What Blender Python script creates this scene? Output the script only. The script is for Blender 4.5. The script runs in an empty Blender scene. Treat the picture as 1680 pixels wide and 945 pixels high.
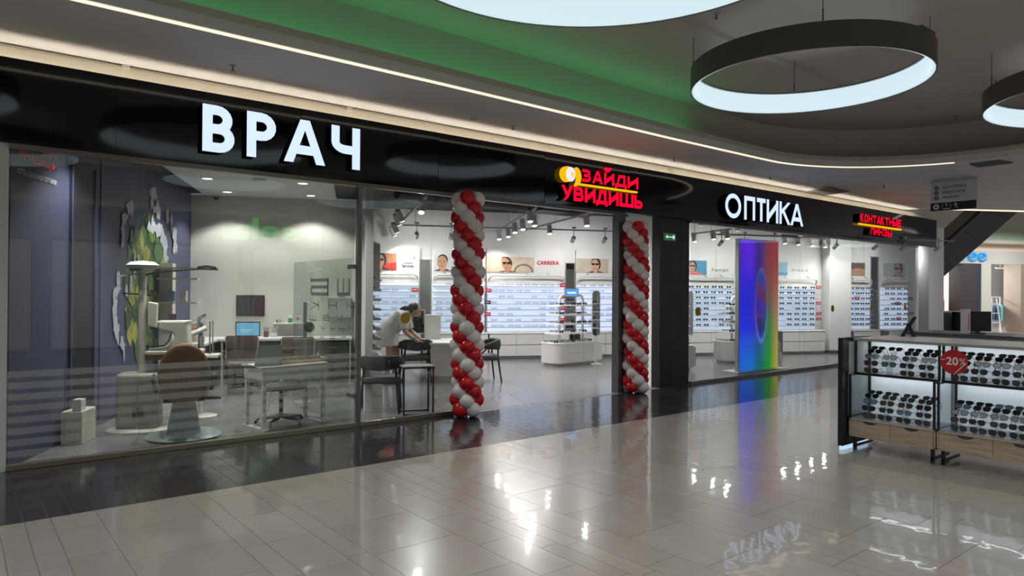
import bpy, math, random
from mathutils import Vector, Matrix
random.seed(7)
R = math.radians
sc = bpy.context.scene
COL = sc.collection

# ---------------------------------------------------------------- camera
EYE = Vector((0, 0, 1.6))
AX = Vector((0.778645, -0.627428, 0.006846)).normalized()      # image right
AB = Vector((-0.627407, -0.778675, -0.005078)).normalized()    # backwards
AU = AB.cross(AX).normalized()                                 # image up
F_PX = 1141.77
cd = bpy.data.cameras.new('camera')
cd.sensor_width = 36.0
cd.lens = 36.0 * F_PX / 1680
cd.clip_start = 0.05
cam = bpy.data.objects.new('camera', cd)
COL.objects.link(cam)
cam.matrix_world = Matrix(((AX.x, AU.x, AB.x, EYE.x), (AX.y, AU.y, AB.y, EYE.y), (AX.z, AU.z, AB.z, EYE.z), (0, 0, 0, 1)))
sc.camera = cam

# ---------------------------------------------------------------- world and exposure
w = bpy.data.worlds.new('mall_ambient')
sc.world = w
w.use_nodes = True
w.node_tree.nodes['Background'].inputs[0].default_value = (0.80, 0.86, 1.0, 1)
w.node_tree.nodes['Background'].inputs[1].default_value = 0.22
sc.view_settings.view_transform = 'Standard'
sc.view_settings.look = 'None'
sc.view_settings.gamma = 1.0
sc.view_settings.exposure = 0.0
sc.view_settings.use_curve_mapping = False
try:
    sc.cycles.use_denoising = True
    sc.cycles.transparent_max_bounces = 24
    sc.cycles.use_adaptive_sampling = True
    sc.cycles.adaptive_threshold = 0.02
    sc.cycles.max_bounces = 7
    sc.cycles.diffuse_bounces = 3
    sc.cycles.glossy_bounces = 4
    sc.cycles.sample_clamp_indirect = 4.0
    sc.cycles.caustics_reflective = False
    sc.cycles.caustics_refractive = False
except Exception:
    pass

# ---------------------------------------------------------------- measuring helpers: where a sight line meets a real plane
def ray(u, v):
    return AX * (u - 840) + AU * (472.5 - v) - AB * F_PX
def at_z(u, v, z):
    d = ray(u, v); return EYE + d * ((z - EYE.z) / d.z)
def at_y(u, v, y):
    d = ray(u, v); return EYE + d * (y / d.y)
def at_x(u, v, x):
    d = ray(u, v); return EYE + d * (x / d.x)
def at_d(u, v, depth):
    return EYE + ray(u, v) * (depth / F_PX)
def px(p):
    q = Vector(p) - EYE
    d = -q.dot(AB)
    return (840 + F_PX * q.dot(AX) / d, 472.5 - F_PX * q.dot(AU) / d, d)
E1 = Vector((0.9063, -0.4226, 0))      # the shop's own grid: along its back wall
E2 = Vector((0.4226, 0.9063, 0))       # and away from it
ANG = R(-25)
B0 = Vector((8.178, 14.196, 0))        # start of the back wall
def at_line(u, v, p0, d):
    r = ray(u, v); p0 = Vector(p0); d = Vector(d)
    n = Vector((-d.y, d.x, 0))
    return EYE + r * (n.dot(p0 - EYE) / n.dot(r))
def wall_s(u, v):
    p = at_line(u, v, B0, E1)
    return (p - B0).dot(E1), p.z

# ---------------------------------------------------------------- materials
def lin(c):
    f = lambda x: x / 12.92 if x <= 0.04045 else ((x + 0.055) / 1.055) ** 2.4
    return tuple(f(x / 255.0) for x in c[:3]) + (1,)
MATS = {}
def mat(name, col=(200, 200, 200), rough=0.5, metal=0.0, emit=0.0, ecol=None, spec=0.5, noise=None, bump=None, alpha=1.0, trans=0.0, coat=0.0):
    if name in MATS: return MATS[name]
    m = bpy.data.materials.new(name); m.use_nodes = True
    nt = m.node_tree; b = nt.nodes['Principled BSDF']
    b.inputs['Base Color'].default_value = lin(col)
    b.inputs['Roughness'].default_value = rough
    b.inputs['Metallic'].default_value = metal
    b.inputs['Specular IOR Level'].default_value = spec
    b.inputs['Alpha'].default_value = alpha
    if trans: b.inputs['Transmission Weight'].default_value = trans
    if coat: b.inputs['Coat Weight'].default_value = coat
    if emit:
        b.inputs['Emission Color'].default_value = lin(ecol or col)
        b.inputs['Emission Strength'].default_value = emit
    tc = None
    if noise or bump:
        tc = nt.nodes.new('ShaderNodeTexCoord')
    if noise:
        sc_, amt = noise[0], noise[1]
        mp = nt.nodes.new('ShaderNodeMapping')
        mp.inputs['Scale'].default_value = noise[2] if len(noise) > 2 else (1, 1, 1)
        nt.links.new(tc.outputs['Object'], mp.inputs['Vector'])
        n = nt.nodes.new('ShaderNodeTexNoise'); n.inputs['Scale'].default_value = sc_; n.inputs['Detail'].default_value = 5
        nt.links.new(mp.outputs[0], n.inputs['Vector'])
        r = nt.nodes.new('ShaderNodeMapRange')
        r.inputs['From Min'].default_value = 0.3; r.inputs['From Max'].default_value = 0.7
        r.inputs['To Min'].default_value = 1 - amt; r.inputs['To Max'].default_value = 1 + amt
        nt.links.new(n.outputs['Fac'], r.inputs['Value'])
        mx = nt.nodes.new('ShaderNodeVectorMath'); mx.operation = 'SCALE'
        mx.inputs[0].default_value = lin(col)[:3]
        nt.links.new(r.outputs[0], mx.inputs['Scale'])
        nt.links.new(mx.outputs[0], b.inputs['Base Color'])
    if bump:
        n = nt.nodes.new('ShaderNodeTexNoise'); n.inputs['Scale'].default_value = bump[0]; n.inputs['Detail'].default_value = 2
        nt.links.new(tc.outputs['Object'], n.inputs['Vector'])
        bp = nt.nodes.new('ShaderNodeBump'); bp.inputs['Strength'].default_value = bump[1]; bp.inputs['Distance'].default_value = bump[2] if len(bump) > 2 else 0.01
        nt.links.new(n.outputs['Fac'], bp.inputs['Height'])
        nt.links.new(bp.outputs[0], b.inputs['Normal'])
    MATS[name] = m
    return m
def glass_mat(name, tint=(235, 240, 238), f0=0.045, rough=0.0, haze=0.0, hazecol=(190, 195, 192), fmax=0.9):
    if name in MATS: return MATS[name]
    m = bpy.data.materials.new(name); m.use_nodes = True
    nt = m.node_tree; nt.nodes.clear()
    out = nt.nodes.new('ShaderNodeOutputMaterial')
    tr = nt.nodes.new('ShaderNodeBsdfTransparent'); tr.inputs[0].default_value = lin(tint)
    gl = nt.nodes.new('ShaderNodeBsdfGlossy'); gl.inputs['Roughness'].default_value = rough
    lw = nt.nodes.new('ShaderNodeLayerWeight'); lw.inputs[0].default_value = 0.5
    pw = nt.nodes.new('ShaderNodeMath'); pw.operation = 'POWER'; pw.inputs[1].default_value = 5
    ma = nt.nodes.new('ShaderNodeMath'); ma.operation = 'MULTIPLY_ADD'; ma.inputs[1].default_value = fmax; ma.inputs[2].default_value = f0
    nt.links.new(lw.outputs['Facing'], pw.inputs[0]); nt.links.new(pw.outputs[0], ma.inputs[0])
    base = tr.outputs[0]
    if haze:
        df = nt.nodes.new('ShaderNodeBsdfDiffuse'); df.inputs[0].default_value = lin(hazecol)
        tl = nt.nodes.new('ShaderNodeBsdfTranslucent'); tl.inputs[0].default_value = lin(hazecol)
        a = nt.nodes.new('ShaderNodeMixShader'); a.inputs[0].default_value = 0.5
        nt.links.new(df.outputs[0], a.inputs[1]); nt.links.new(tl.outputs[0], a.inputs[2])
        h = nt.nodes.new('ShaderNodeMixShader'); h.inputs[0].default_value = haze
        nt.links.new(tr.outputs[0], h.inputs[1]); nt.links.new(a.outputs[0], h.inputs[2]); base = h.outputs[0]
    mx = nt.nodes.new('ShaderNodeMixShader')
    nt.links.new(ma.outputs[0], mx.inputs[0]); nt.links.new(base, mx.inputs[1]); nt.links.new(gl.outputs[0], mx.inputs[2])
    nt.links.new(mx.outputs[0], out.inputs[0])
    MATS[name] = m
    return m
def emis(name, col, strength):
    return mat(name, (20, 20, 20), 0.6, emit=strength, ecol=col)

# ---------------------------------------------------------------- mesh helpers
class MB:
    def __init__(s): s.v = []; s.f = []; s.m = []; s.cur = 0; s.x = None
    def add(s, vs, fs, m=None):
        o = len(s.v)
        for p in vs:
            p = Vector(p)
            s.v.append(tuple(s.x @ p) if s.x else tuple(p))
        for f in fs:
            s.f.append(tuple(i + o for i in f)); s.m.append(s.cur if m is None else m)
        return s
    def box(s, x0, x1, y0, y1, z0, z1, m=None):
        if x1 < x0: x0, x1 = x1, x0
        if y1 < y0: y0, y1 = y1, y0
        if z1 < z0: z0, z1 = z1, z0
        return s.add([(x0, y0, z0), (x1, y0, z0), (x1, y1, z0), (x0, y1, z0), (x0, y0, z1), (x1, y0, z1), (x1, y1, z1), (x0, y1, z1)],
                     [(0, 3, 2, 1), (4, 5, 6, 7), (0, 1, 5, 4), (1, 2, 6, 5), (2, 3, 7, 6), (3, 0, 4, 7)], m)
    def hexa(s, q0, q1, m=None):     # two quads joined into a solid
        return s.add(list(q0) + list(q1), [(0, 3, 2, 1), (4, 5, 6, 7), (0, 1, 5, 4), (1, 2, 6, 5), (2, 3, 7, 6), (3, 0, 4, 7)], m)
    def tube(s, pts, r, n=8, m=None, cap=True, sq=1.0):
        pts = [Vector(p) for p in pts]
        rs = r if isinstance(r, (list, tuple)) else [r] * len(pts)
        vs = []; fs = []
        up = None
        for i, p in enumerate(pts):
            t = (pts[min(i + 1, len(pts) - 1)] - pts[max(i - 1, 0)])
            t = t.normalized() if t.length > 1e-9 else Vector((0, 0, 1))
            if up is None:
                up = Vector((0, 0, 1)) if abs(t.z) < 0.9 else Vector((1, 0, 0))
            a = t.cross(up).normalized(); b = a.cross(t).normalized(); up = b
            for k in range(n):
                th = 2 * math.pi * k / n + math.pi / n
                vs.append(p + a * (math.cos(th) * rs[i]) + b * (math.sin(th) * rs[i] * sq))
        for i in range(len(pts) - 1):
            for k in range(n):
                k2 = (k + 1) % n
                fs.append((i * n + k, i * n + k2, (i + 1) * n + k2, (i + 1) * n + k))
        if cap:
            fs.append(tuple(range(n - 1, -1, -1))); fs.append(tuple((len(pts) - 1) * n + k for k in range(n)))
        return s.add(vs, fs, m)
    def lathe(s, prof, n=24, c=(0, 0, 0), m=None, sx=1.0, sy=1.0):
        vs = []; fs = []
        for (r, z) in prof:
            for k in range(n):
                th = 2 * math.pi * k / n
                vs.append((c[0] + r * math.cos(th) * sx, c[1] + r * math.sin(th) * sy, c[2] + z))
        for i in range(len(prof) - 1):
            for k in range(n):
                k2 = (k + 1) % n
                fs.append((i * n + k, i * n + k2, (i + 1) * n + k2, (i + 1) * n + k))
        if prof[0][0] > 1e-6: fs.append(tuple(range(n - 1, -1, -1)))
        if prof[-1][0] > 1e-6: fs.append(tuple((len(prof) - 1) * n + k for k in range(n)))
        return s.add(vs, fs, m)
    def ball(s, c, r, nu=12, nv=8, m=None):
        rx, ry, rz = (r, r, r) if not isinstance(r, (tuple, list)) else r
        vs = [(c[0], c[1], c[2] - rz)]; fs = []
        for j in range(1, nv):
            ph = -math.pi / 2 + math.pi * j / nv
            for k in range(nu):
                th = 2 * math.pi * k / nu
                vs.append((c[0] + rx * math.cos(ph) * math.cos(th), c[1] + ry * math.cos(ph) * math.sin(th), c[2] + rz * math.sin(ph)))
        vs.append((c[0], c[1], c[2] + rz)); L = len(vs) - 1
        for k in range(nu):
            k2 = (k + 1) % nu
            fs.append((0, 1 + k2, 1 + k)); fs.append((L, L - nu + k, L - nu + k2))
            for j in range(nv - 2):
                a = 1 + j * nu
                fs.append((a + k, a + k2, a + nu + k2, a + nu + k))
        return s.add(vs, fs, m)
    def prism(s, poly, z0, z1, m=None):
        n = len(poly)
        ar = sum(poly[i][0] * poly[(i + 1) % n][1] - poly[(i + 1) % n][0] * poly[i][1] for i in range(n))
        if ar < 0: poly = list(reversed(poly))
        vs = [(p[0], p[1], z0) for p in poly] + [(p[0], p[1], z1) for p in poly]
        fs = [tuple(range(n - 1, -1, -1)), tuple(range(n, 2 * n))] + [(i, (i + 1) % n, n + (i + 1) % n, n + i) for i in range(n)]
        return s.add(vs, fs, m)
    def slab(s, poly, y0, y1, m=None):     # outline in x,z thickened along y
        n = len(poly)
        ar = sum(poly[i][0] * poly[(i + 1) % n][1] - poly[(i + 1) % n][0] * poly[i][1] for i in range(n))
        if ar < 0: poly = list(reversed(poly))
        vs = [(p[0], y0, p[1]) for p in poly] + [(p[0], y1, p[1]) for p in poly]
        fs = [tuple(range(n)), tuple(range(2 * n - 1, n - 1, -1))] + [((i + 1) % n, i, n + i, n + (i + 1) % n) for i in range(n)]
        return s.add(vs, fs, m)
    def sweep(s, path, prof, m=None, closed=False):   # prof (offset, z) carried along a flat path; offset to the left of travel
        n = len(prof); L = len(path); vs = []; fs = []
        for i, p in enumerate(path):
            a = Vector(path[(i - 1) % L] if closed else path[max(i - 1, 0)]); b = Vector(path[(i + 1) % L] if closed else path[min(i + 1, L - 1)])
            t = (b - a).normalized(); nx, ny = -t.y, t.x
            for (o, z) in prof: vs.append((p[0] + nx * o, p[1] + ny * o, z))
        for i in range(L if closed else L - 1):
            j = (i + 1) % L
            for k in range(n):
                k2 = (k + 1) % n
                fs.append((i * n + k, j * n + k, j * n + k2, i * n + k2))
        if not closed:
            fs.append(tuple(range(n))); fs.append(tuple((L - 1) * n + k for k in range(n - 1, -1, -1)))
        return s.add(vs, fs, m)
    def mesh(s, name, mats, smooth=False):
        me = bpy.data.meshes.new(name)
        me.from_pydata(s.v, [], s.f)
        for m in (mats if isinstance(mats, (list, tuple)) else [mats]): me.materials.append(m)
        me.polygons.foreach_set('material_index', s.m)
        if smooth:
            me.shade_smooth(); me.set_sharp_from_angle(angle=R(40))
        me.update()
        return me
    def build(s, name, mats, parent=None, smooth=False, bevel=0.0, label=None):
        o = link(name, s.mesh(name, mats, smooth), parent)
        if bevel:
            b = o.modifiers.new('bevel', 'BEVEL'); b.width = bevel; b.segments = 2; b.limit_method = 'ANGLE'
        if label: o['label'] = label
        return o
def link(name, data, parent=None, loc=None, rot=None):
    o = bpy.data.objects.new(name, data); COL.objects.link(o)
    if parent: o.parent = parent
    if loc is not None: o.location = loc
    if rot is not None: o.rotation_euler = rot
    return o
def tag(o, label, cat=None, group=None, kind=None):
    if label: o['label'] = label
    if cat: o['category'] = cat
    if group: o['group'] = group
    if kind: o['kind'] = kind
    return o
def thing(name, label, cat, loc=(0, 0, 0), rz=0.0, group=None):
    o = link(name, None, None, loc, (0, 0, rz))
    o.empty_display_size = 0.1
    return tag(o, label, cat, group)
def struct(name, mb, m, label=None, smooth=False):
    o = mb.build(name, m, None, smooth)
    return tag(o, label, None, None, 'structure')
def dup(root, loc=None, rz=None, label=None, group=None):
    def cp(o, par):
        c = o.copy(); COL.objects.link(c); c.parent = par
        for ch in list(o.children): cp(ch, c)
        return c
    r = cp(root, None)
    if loc is not None: r.location = loc
    if rz is not None: r.rotation_euler = (0, 0, rz)
    if label: r['label'] = label
    if group: r['group'] = group
    return r
def rrect(x0, x1, y0, y1, r, n=5):
    pts = []
    for cx, cy, a in ((x1 - r, y1 - r, 0), (x0 + r, y1 - r, 90), (x0 + r, y0 + r, 180), (x1 - r, y0 + r, 270)):
        for k in range(n + 1):
            t = R(a + 90 * k / n); pts.append((cx + r * math.cos(t), cy + r * math.sin(t)))
    return pts
def ellipse(cx, cy, rx, ry, n=20, a0=0, a1=360):
    return [(cx + rx * math.cos(R(a0 + (a1 - a0) * k / n)), cy + ry * math.sin(R(a0 + (a1 - a0) * k / n))) for k in range(n + (0 if a1 - a0 == 360 else 1))]
TXT = {}
def text_mesh(body, extrude=0.01, bold=0.0, space=1.0):
    """letter shapes standing in x,z (front to -y), size 1, returned with their box"""
    key = (body, extrude, bold, space)
    if key in TXT: return TXT[key]
    cu = bpy.data.curves.new('lettering', 'FONT')
    cu.body = body; cu.size = 1; cu.extrude = extrude; cu.offset = bold; cu.space_character = space
    cu.resolution_u = 4
    ob = bpy.data.objects.new('lettering', cu); COL.objects.link(ob)
    dg = bpy.context.evaluated_depsgraph_get()
    me = bpy.data.meshes.new_from_object(ob.evaluated_get(dg))
    bpy.data.objects.remove(ob); bpy.data.curves.remove(cu)
    vs = [v.co.copy() for v in me.vertices]
    fs = [tuple(p.vertices) for p in me.polygons]
    bpy.data.meshes.remove(me)
    TXT[key] = (vs, fs, min(v.x for v in vs), max(v.x for v in vs), min(v.y for v in vs), max(v.y for v in vs), max(v.z for v in vs))
    return TXT[key]
def put_text(mb, body, x0, x1, z0, z1, y, thick, bold=0.0, m=None, mirror=False, space=1.0):
    """fit lettering into a box in the x,z plane; its front stands at y, its back at y+thick"""
    vs, fs, a0, a1, b0, b1, e = text_mesh(body, 0.05, bold, space)
    sx = (x1 - x0) / (a1 - a0); sz = (z1 - z0) / (b1 - b0)
    out = []
    for v in vs:
        t = (v.x - a0) * sx
        out.append(((x1 - t) if mirror else (x0 + t), y + thick * 0.5 - v.z / e * thick * 0.5, z0 + (v.y - b0) * sz))
    return mb.add(out, fs, m)

# ================================================================ THE SETTING
def floor_mat(name, col, rough, var, streak, spec=0.5, bump=0.0, coat=0.0):
    m = bpy.data.materials.new(name); m.use_nodes = True
    nt = m.node_tree; b = nt.nodes['Principled BSDF']
    b.inputs['Roughness'].default_value = rough
    b.inputs['Specular IOR Level'].default_value = spec
    b.inputs['Coat Weight'].default_value = coat
    b.inputs['Coat Roughness'].default_value = 0.04
    g = nt.nodes.new('ShaderNodeNewGeometry'); oi = nt.nodes.new('ShaderNodeObjectInfo')
    mp = nt.nodes.new('ShaderNodeMapping'); mp.inputs['Scale'].default_value = streak
    nt.links.new(g.outputs['Position'], mp.inputs['Vector'])
    n = nt.nodes.new('ShaderNodeTexNoise'); n.inputs['Scale'].default_value = 1.0; n.inputs['Detail'].default_value = 6
    nt.links.new(mp.outputs[0], n.inputs['Vector'])
    ad = nt.nodes.new('ShaderNodeMath'); ad.operation = 'MULTIPLY_ADD'; ad.inputs[1].default_value = 0.45
    nt.links.new(oi.outputs['Random'], ad.inputs[0]); nt.links.new(n.outputs['Fac'], ad.inputs[2])
    r = nt.nodes.new('ShaderNodeMapRange'); r.inputs['From Min'].default_value = 0.3; r.inputs['From Max'].default_value = 1.15
    r.inputs['To Min'].default_value = 1 - var; r.inputs['To Max'].default_value = 1 + var
    nt.links.new(ad.outputs[0], r.inputs['Value'])
    mx = nt.nodes.new('ShaderNodeVectorMath'); mx.operation = 'SCALE'; mx.inputs[0].default_value = lin(col)[:3]
    nt.links.new(r.outputs[0], mx.inputs['Scale']); nt.links.new(mx.outputs[0], b.inputs['Base Color'])
    if bump:
        n2 = nt.nodes.new('ShaderNodeTexNoise'); n2.inputs['Scale'].default_value = 10.0; n2.inputs['Detail'].default_value = 1.0
        nt.links.new(g.outputs['Position'], n2.inputs['Vector'])
        s1 = nt.nodes.new('ShaderNodeVectorMath'); s1.operation = 'SUBTRACT'; s1.inputs[1].default_value = (.5, .5, .5); nt.links.new(n2.outputs['Color'], s1.inputs[0])
        s2 = nt.nodes.new('ShaderNodeVectorMath'); s2.operation = 'MULTIPLY'; s2.inputs[1].default_value = (bump, bump, 0); nt.links.new(s1.outputs[0], s2.inputs[0])
        s3 = nt.nodes.new('ShaderNodeVectorMath'); s3.operation = 'ADD'; nt.links.new(s2.outputs[0], s3.inputs[0]); nt.links.new(g.outputs['Normal'], s3.inputs[1])
        bp = nt.nodes.new('ShaderNodeVectorMath'); bp.operation = 'NORMALIZE'; nt.links.new(s3.outputs[0], bp.inputs[0])
        nt.links.new(bp.outputs[0], b.inputs['Normal'])
        nt.links.new(bp.outputs[0], b.inputs['Coat Normal'])
    return m
M_BEIGE = floor_mat('polished beige stone', (144, 135, 125), 0.26, 0.10, (5, 1.2, 1), 0.5, 0.03, 0.75)
M_DARK = floor_mat('dark plank tile', (44, 40, 42), 0.14, 0.22, (14, 2, 1), 0.5, 0.05, 0.3)
M_SHOP = floor_mat('grey concrete tile', (124, 123, 125), 0.20, 0.22, (0.9, 3.2, 1), 0.5, 0.02)
M_GROUT = mat('grout', (92, 84, 76), 0.7, noise=(8, 0.1))
M_DGROUT = mat('dark grout', (98, 94, 92), 0.5, noise=(8, 0.1))
Y_DARK, Y_GLASS = 5.80, 7.50

def in_view(x, y):
    u, v, d = px((x, y, 0))
    return d > 0.3 and -120 < u < 1800 and v < 1080
def lay(floor, tiles, m, stuffname, z=0.0, thick=0.012):
    """tiles: (x0,x1,y0,y1); the 300 that show largest are parts of their own"""
    def size(t):
        cx, cy = (t[0] + t[1]) / 2, (t[2] + t[3]) / 2
        u, v, d = px((cx, cy, 0))
        if not in_view(cx, cy): return -1
        return (t[1] - t[0]) * (t[3] - t[2]) / max(d, 0.5) ** 3
    tiles = sorted(tiles, key=size, reverse=True)
    cache = {}
    for t in tiles[:300]:
        wx, wy = round(t[1] - t[0], 3), round(t[3] - t[2], 3)
        if (wx, wy) not in cache:
            g = 0.0016
            mb = MB().box(-wx / 2 + g, wx / 2 - g, -wy / 2 + g, wy / 2 - g, -thick, 0)
            cache[(wx, wy)] = mb.mesh('tile', m)
        link('tile', cache[(wx, wy)], floor, ((t[0] + t[1]) / 2, (t[2] + t[3]) / 2, z))
    rest = tiles[300:]
    if rest:
        mb = MB(); g = 0.002
        for t in rest: mb.box(t[0] + g, t[1] - g, t[2] + g, t[3] - g, z - thick, z)
        o = mb.build(stuffname, m, floor); o['kind'] = 'stuff'

# ---- mall floor: grout bed, beige stone in columns of three widths
fl = struct('floor', MB().box(-7, 27, -4.2, Y_DARK, -0.2, -0.004), M_GROUT, 'polished beige stone floor of the mall walkway')
tiles = []
cyc = [0.15, 0.27, 0.60, 0.14, 0.30, 0.14, 0.60, 0.28, 0.14]
x = 0.40; k = 0; cols = []
while x < 16.5: cols.append((x, cyc[k % 9])); x += cyc[k % 9]; k += 1
x = 0.40; k = -1
while x > -2.0: x -= cyc[k % 9]; cols.append((x, cyc[k % 9])); k -= 1
for i, (cx, cw) in enumerate(cols):
    y = Y_DARK - random.choice((0.2, 0.35, 0.45, 0.6, 0.73)); hi = Y_DARK
    while hi > -0.2:
        tiles.append((cx, cx + cw, max(y, -0.6), hi)); hi = y; y -= 0.6
lay(fl, tiles, M_BEIGE, 'far_tiles')
struct('floor_beyond', MB().box(16.5, 60, -4.2, Y_DARK, -0.2, 0.0).box(20.9, 60, Y_DARK, 30, -0.2, 0.0), M_BEIGE, 'beige mall floor running past the shop to the far store')
# ---- dark strip in front of the shop
fd = struct('floor_dark', MB().box(-7, 20.9, Y_DARK, Y_GLASS + 0.1, -0.2, -0.003), M_DGROUT, 'band of narrow near black plank tiles along the shop front')
tiles = []; x = -1.2; k = 0
while x < 20.9:
    cuts = [Y_DARK, Y_DARK + (0.55, 0.85, 0.3)[k % 3], Y_DARK + (1.15, 1.45, 0.9)[k % 3], Y_GLASS - 0.03]
    for a, b in zip(cuts, cuts[1:]): tiles.append((x, x + 0.145, a, b))
    x += 0.145; k += 1
lay(fd, tiles, M_DARK, 'far_planks')
# ---- shop floor: large grey tiles turned to the shop's own grid
fs_ = struct('floor_shop', MB().prism([(-1, Y_GLASS + 0.03), (21.2, Y_GLASS + 0.03), (8.0, 15.2), (2.0, 15.2), (-1, 9)], -0.2, -0.002), mat('shop grout', (84, 84, 86), 0.5, noise=(8, 0.1)), 'grey concrete look floor inside the shop')
def clip_y(poly, y0):
    out = []
    for i in range(len(poly)):
        a, b = poly[i], poly[(i + 1) % len(poly)]
        ia, ib = a[1] >= y0, b[1] >= y0
        if ia: out.append(a)
        if ia != ib:
            t = (y0 - a[1]) / (b[1] - a[1]); out.append((a[0] + t * (b[0] - a[0]), y0))
    return out
S = 1.2
for i in range(-9, 15):
    for j in range(-9, 3):
        o = Vector((8.9, 13.0, 0)) + E1 * (i * S) + E2 * (j * S)
        q = [o, o + E1 * (S - 0.004), o + E1 * (S - 0.004) + E2 * (S - 0.004), o + E2 * (S - 0.004)]
        poly = clip_y([(p.x, p.y) for p in q], Y_GLASS + 0.05)
        if len(poly) < 3: continue
        cx = sum(p[0] for p in poly) / len(poly); cy = sum(p[1] for p in poly) / len(poly)
        if cx < -0.3 or cx > 21 or (Vector((cx, cy, 0)) - B0).dot(E2) > 0.6 or cy > 16: continue
        MB().prism(poly, -0.012, 0.0).build('tile', M_SHOP, fs_)

# ---- mall ceiling: low soffit with a rounded inner edge, light slot, cove and upper ceiling
M_CEIL = mat('ceiling paint', (222, 220, 222), 0.75, noise=(3, 0.02))
M_UPCEIL = mat('upper ceiling paint', (194, 184, 178), 0.8, noise=(3, 0.02))
ZS, ZU = 3.82, 4.55
path = [(-8, 6.2), (-4, 6.2), (0, 6.2), (4, 6.22), (8, 6.3), (10.2, 6.3)]
cx, cy, rr = 10.6, 3.75, 2.55
for k in range(0, 13): 
    a = R(92 - 92 * k / 12); path.append((cx + rr * math.cos(a), cy + rr * math.sin(a)))
path += [(13.25, 2), (13.3, 0), (13.3, -4)]
def fine(path, step=0.4):
    out = [path[0]]
    for a, b in zip(path, path[1:]):
        L = math.hypot(b[0] - a[0], b[1] - a[1]); n = max(1, int(L / step))
        for k in range(1, n + 1): out.append((a[0] + (b[0] - a[0]) * k / n, a[1] + (b[1] - a[1]) * k / n))
    return out
path = fine(path)
far_edge = [(19.4, 7.75), (19.9, 7.1), (20.9, 6.45), (22.1, 5.75), (24.5, 4.9), (27.5, 4.4), (27.5, -4)]
outer = [(-8, 7.95), (19.4, 7.95)] + far_edge
def resample(pl, n):
    L = [0]
    for p, q in zip(pl, pl[1:]): L.append(L[-1] + math.hypot(q[0] - p[0], q[1] - p[1]))
    out = []
    for k in range(n):
        d = L[-1] * k / (n - 1); i = 0
        while i < len(pl) - 2 and L[i + 1] < d: i += 1
        f = (d - L[i]) / (L[i + 1] - L[i]); out.append((pl[i][0] + f * (pl[i + 1][0] - pl[i][0]), pl[i][1] + f * (pl[i + 1][1] - pl[i][1])))
    return out
k0 = max(i for i, p in enumerate(path) if p[0] < 10.3)
outp_ = [(p[0], 7.95) for p in path[:k0]] + resample([(path[k0][0], 7.95), (19.4, 7.95)] + far_edge, len(path) - k0)
mb = MB(); n_ = len(path)
mb.add([(p[0], p[1], ZS) for p in path] + [(p[0], p[1], ZS) for p in outp_], [(i, n_ + i, n_ + i + 1, i + 1) for i in range(n_ - 1)])
mb.add([(p[0], p[1], ZS + .1) for p in path] + [(p[0], p[1], ZS + .1) for p in outp_], [(i + 1, n_ + i + 1, n_ + i, i) for i in range(n_ - 1)])
mb.add([(p[0], p[1], ZS) for p in path] + [(p[0], p[1], ZS + .1) for p in path], [(i, i + 1, n_ + i + 1, n_ + i) for i in range(n_ - 1)])
mb.add([(p[0], p[1], ZS) for p in outp_] + [(p[0], p[1], ZS + .1) for p in outp_], [(i + 1, i, n_ + i, n_ + i + 1) for i in range(n_ - 1)])
struct('ceiling_soffit', mb, M_CEIL, 'low plaster soffit of the mall in front of the shop sign')
mb = MB().sweep(path, [(0.0, ZS + 0.1005), (0.0, ZS + 0.17), (0.07, ZS + 0.17), (0.07, ZS + 0.1005)])
struct('trim_1', mb, mat('soffit edge paint', (196, 190, 184), 0.7, noise=(3, 0.02)), 'upright lip along the rounded soffit edge')
def shift(path, o):
    out = []
    for i, p in enumerate(path):
        a = Vector(path[max(i - 1, 0)]); b = Vector(path[min(i + 1, len(path) - 1)]); t = (b - a).normalized()
        out.append((p[0] - t.y * o, p[1] + t.x * o))
    return out
out_p = shift(path, 0.42)
mb = MB()
mb.prism(out_p + [(-8, -4)], ZU, ZU + 0.1)
struct('ceiling', mb, M_UPCEIL, 'raised grey upper ceiling above the ring lamps')
struct('trim_2', MB().sweep(out_p, [(0, ZS + 0.1), (0, ZU), (0.05, ZU), (0.05, ZS + 0.1)]), M_UPCEIL, 'upright back of the coloured light cove')
inner = shift(path, -1.55)
struct('trim_3', MB().sweep(inner, [(0, ZU - 0.045), (0, ZU), (-0.05, ZU), (-0.05, ZU - 0.045)]), M_UPCEIL, 'thin raised line running round the upper ceiling')
# the light slot in the soffit edge and the green strip hidden behind the lip
sl_path = [p for p in path if p[1] > 4.3]
o = MB().sweep(shift(sl_path, 0.045), [(-0.022, ZS - 0.014), (-0.022, ZS - 0.001), (0.022, ZS - 0.001), (0.022, ZS - 0.014)]).build('linear_light', emis('warm slot glow', (255, 240, 212), 1.15))
tag(o, 'thin warm white light line following the rounded soffit edge', 'light strip')
gp = shift([p for p in path if p[0] < 8.9], 0.24)
o = MB().sweep(gp, [(-0.03, ZS + 0.11), (-0.03, ZS + 0.125), (0.03, ZS + 0.125), (0.03, ZS + 0.11)]).build('cove_strip', emis('green strip glow', (75, 230, 130), 4.3))
tag(o, 'green light strip glowing out of the ceiling cove', 'light strip')
# ---- second ceiling far to the right, over the void with the moving stairs
o = MB().sweep(far_edge[1:-1], [(-0.03, ZS - 0.03), (-0.03, ZS - 0.001), (0.03, ZS - 0.001), (0.03, ZS - 0.03)]).build('linear_light', emis('warm slot glow', (255, 240, 212), 1.15))
tag(o, 'thin light line on the far soffit edge above the moving stairs', 'light strip')
mb = MB().prism([(19.9, 8), (30, 30), (60, 20), (60, -4), (27.5, -4), (27.5, 4.4), (22, 5.8)], 5.3, 5.4)
struct('ceiling_far', mb, M_UPCEIL, 'high ceiling over the void beyond the shop')

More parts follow.
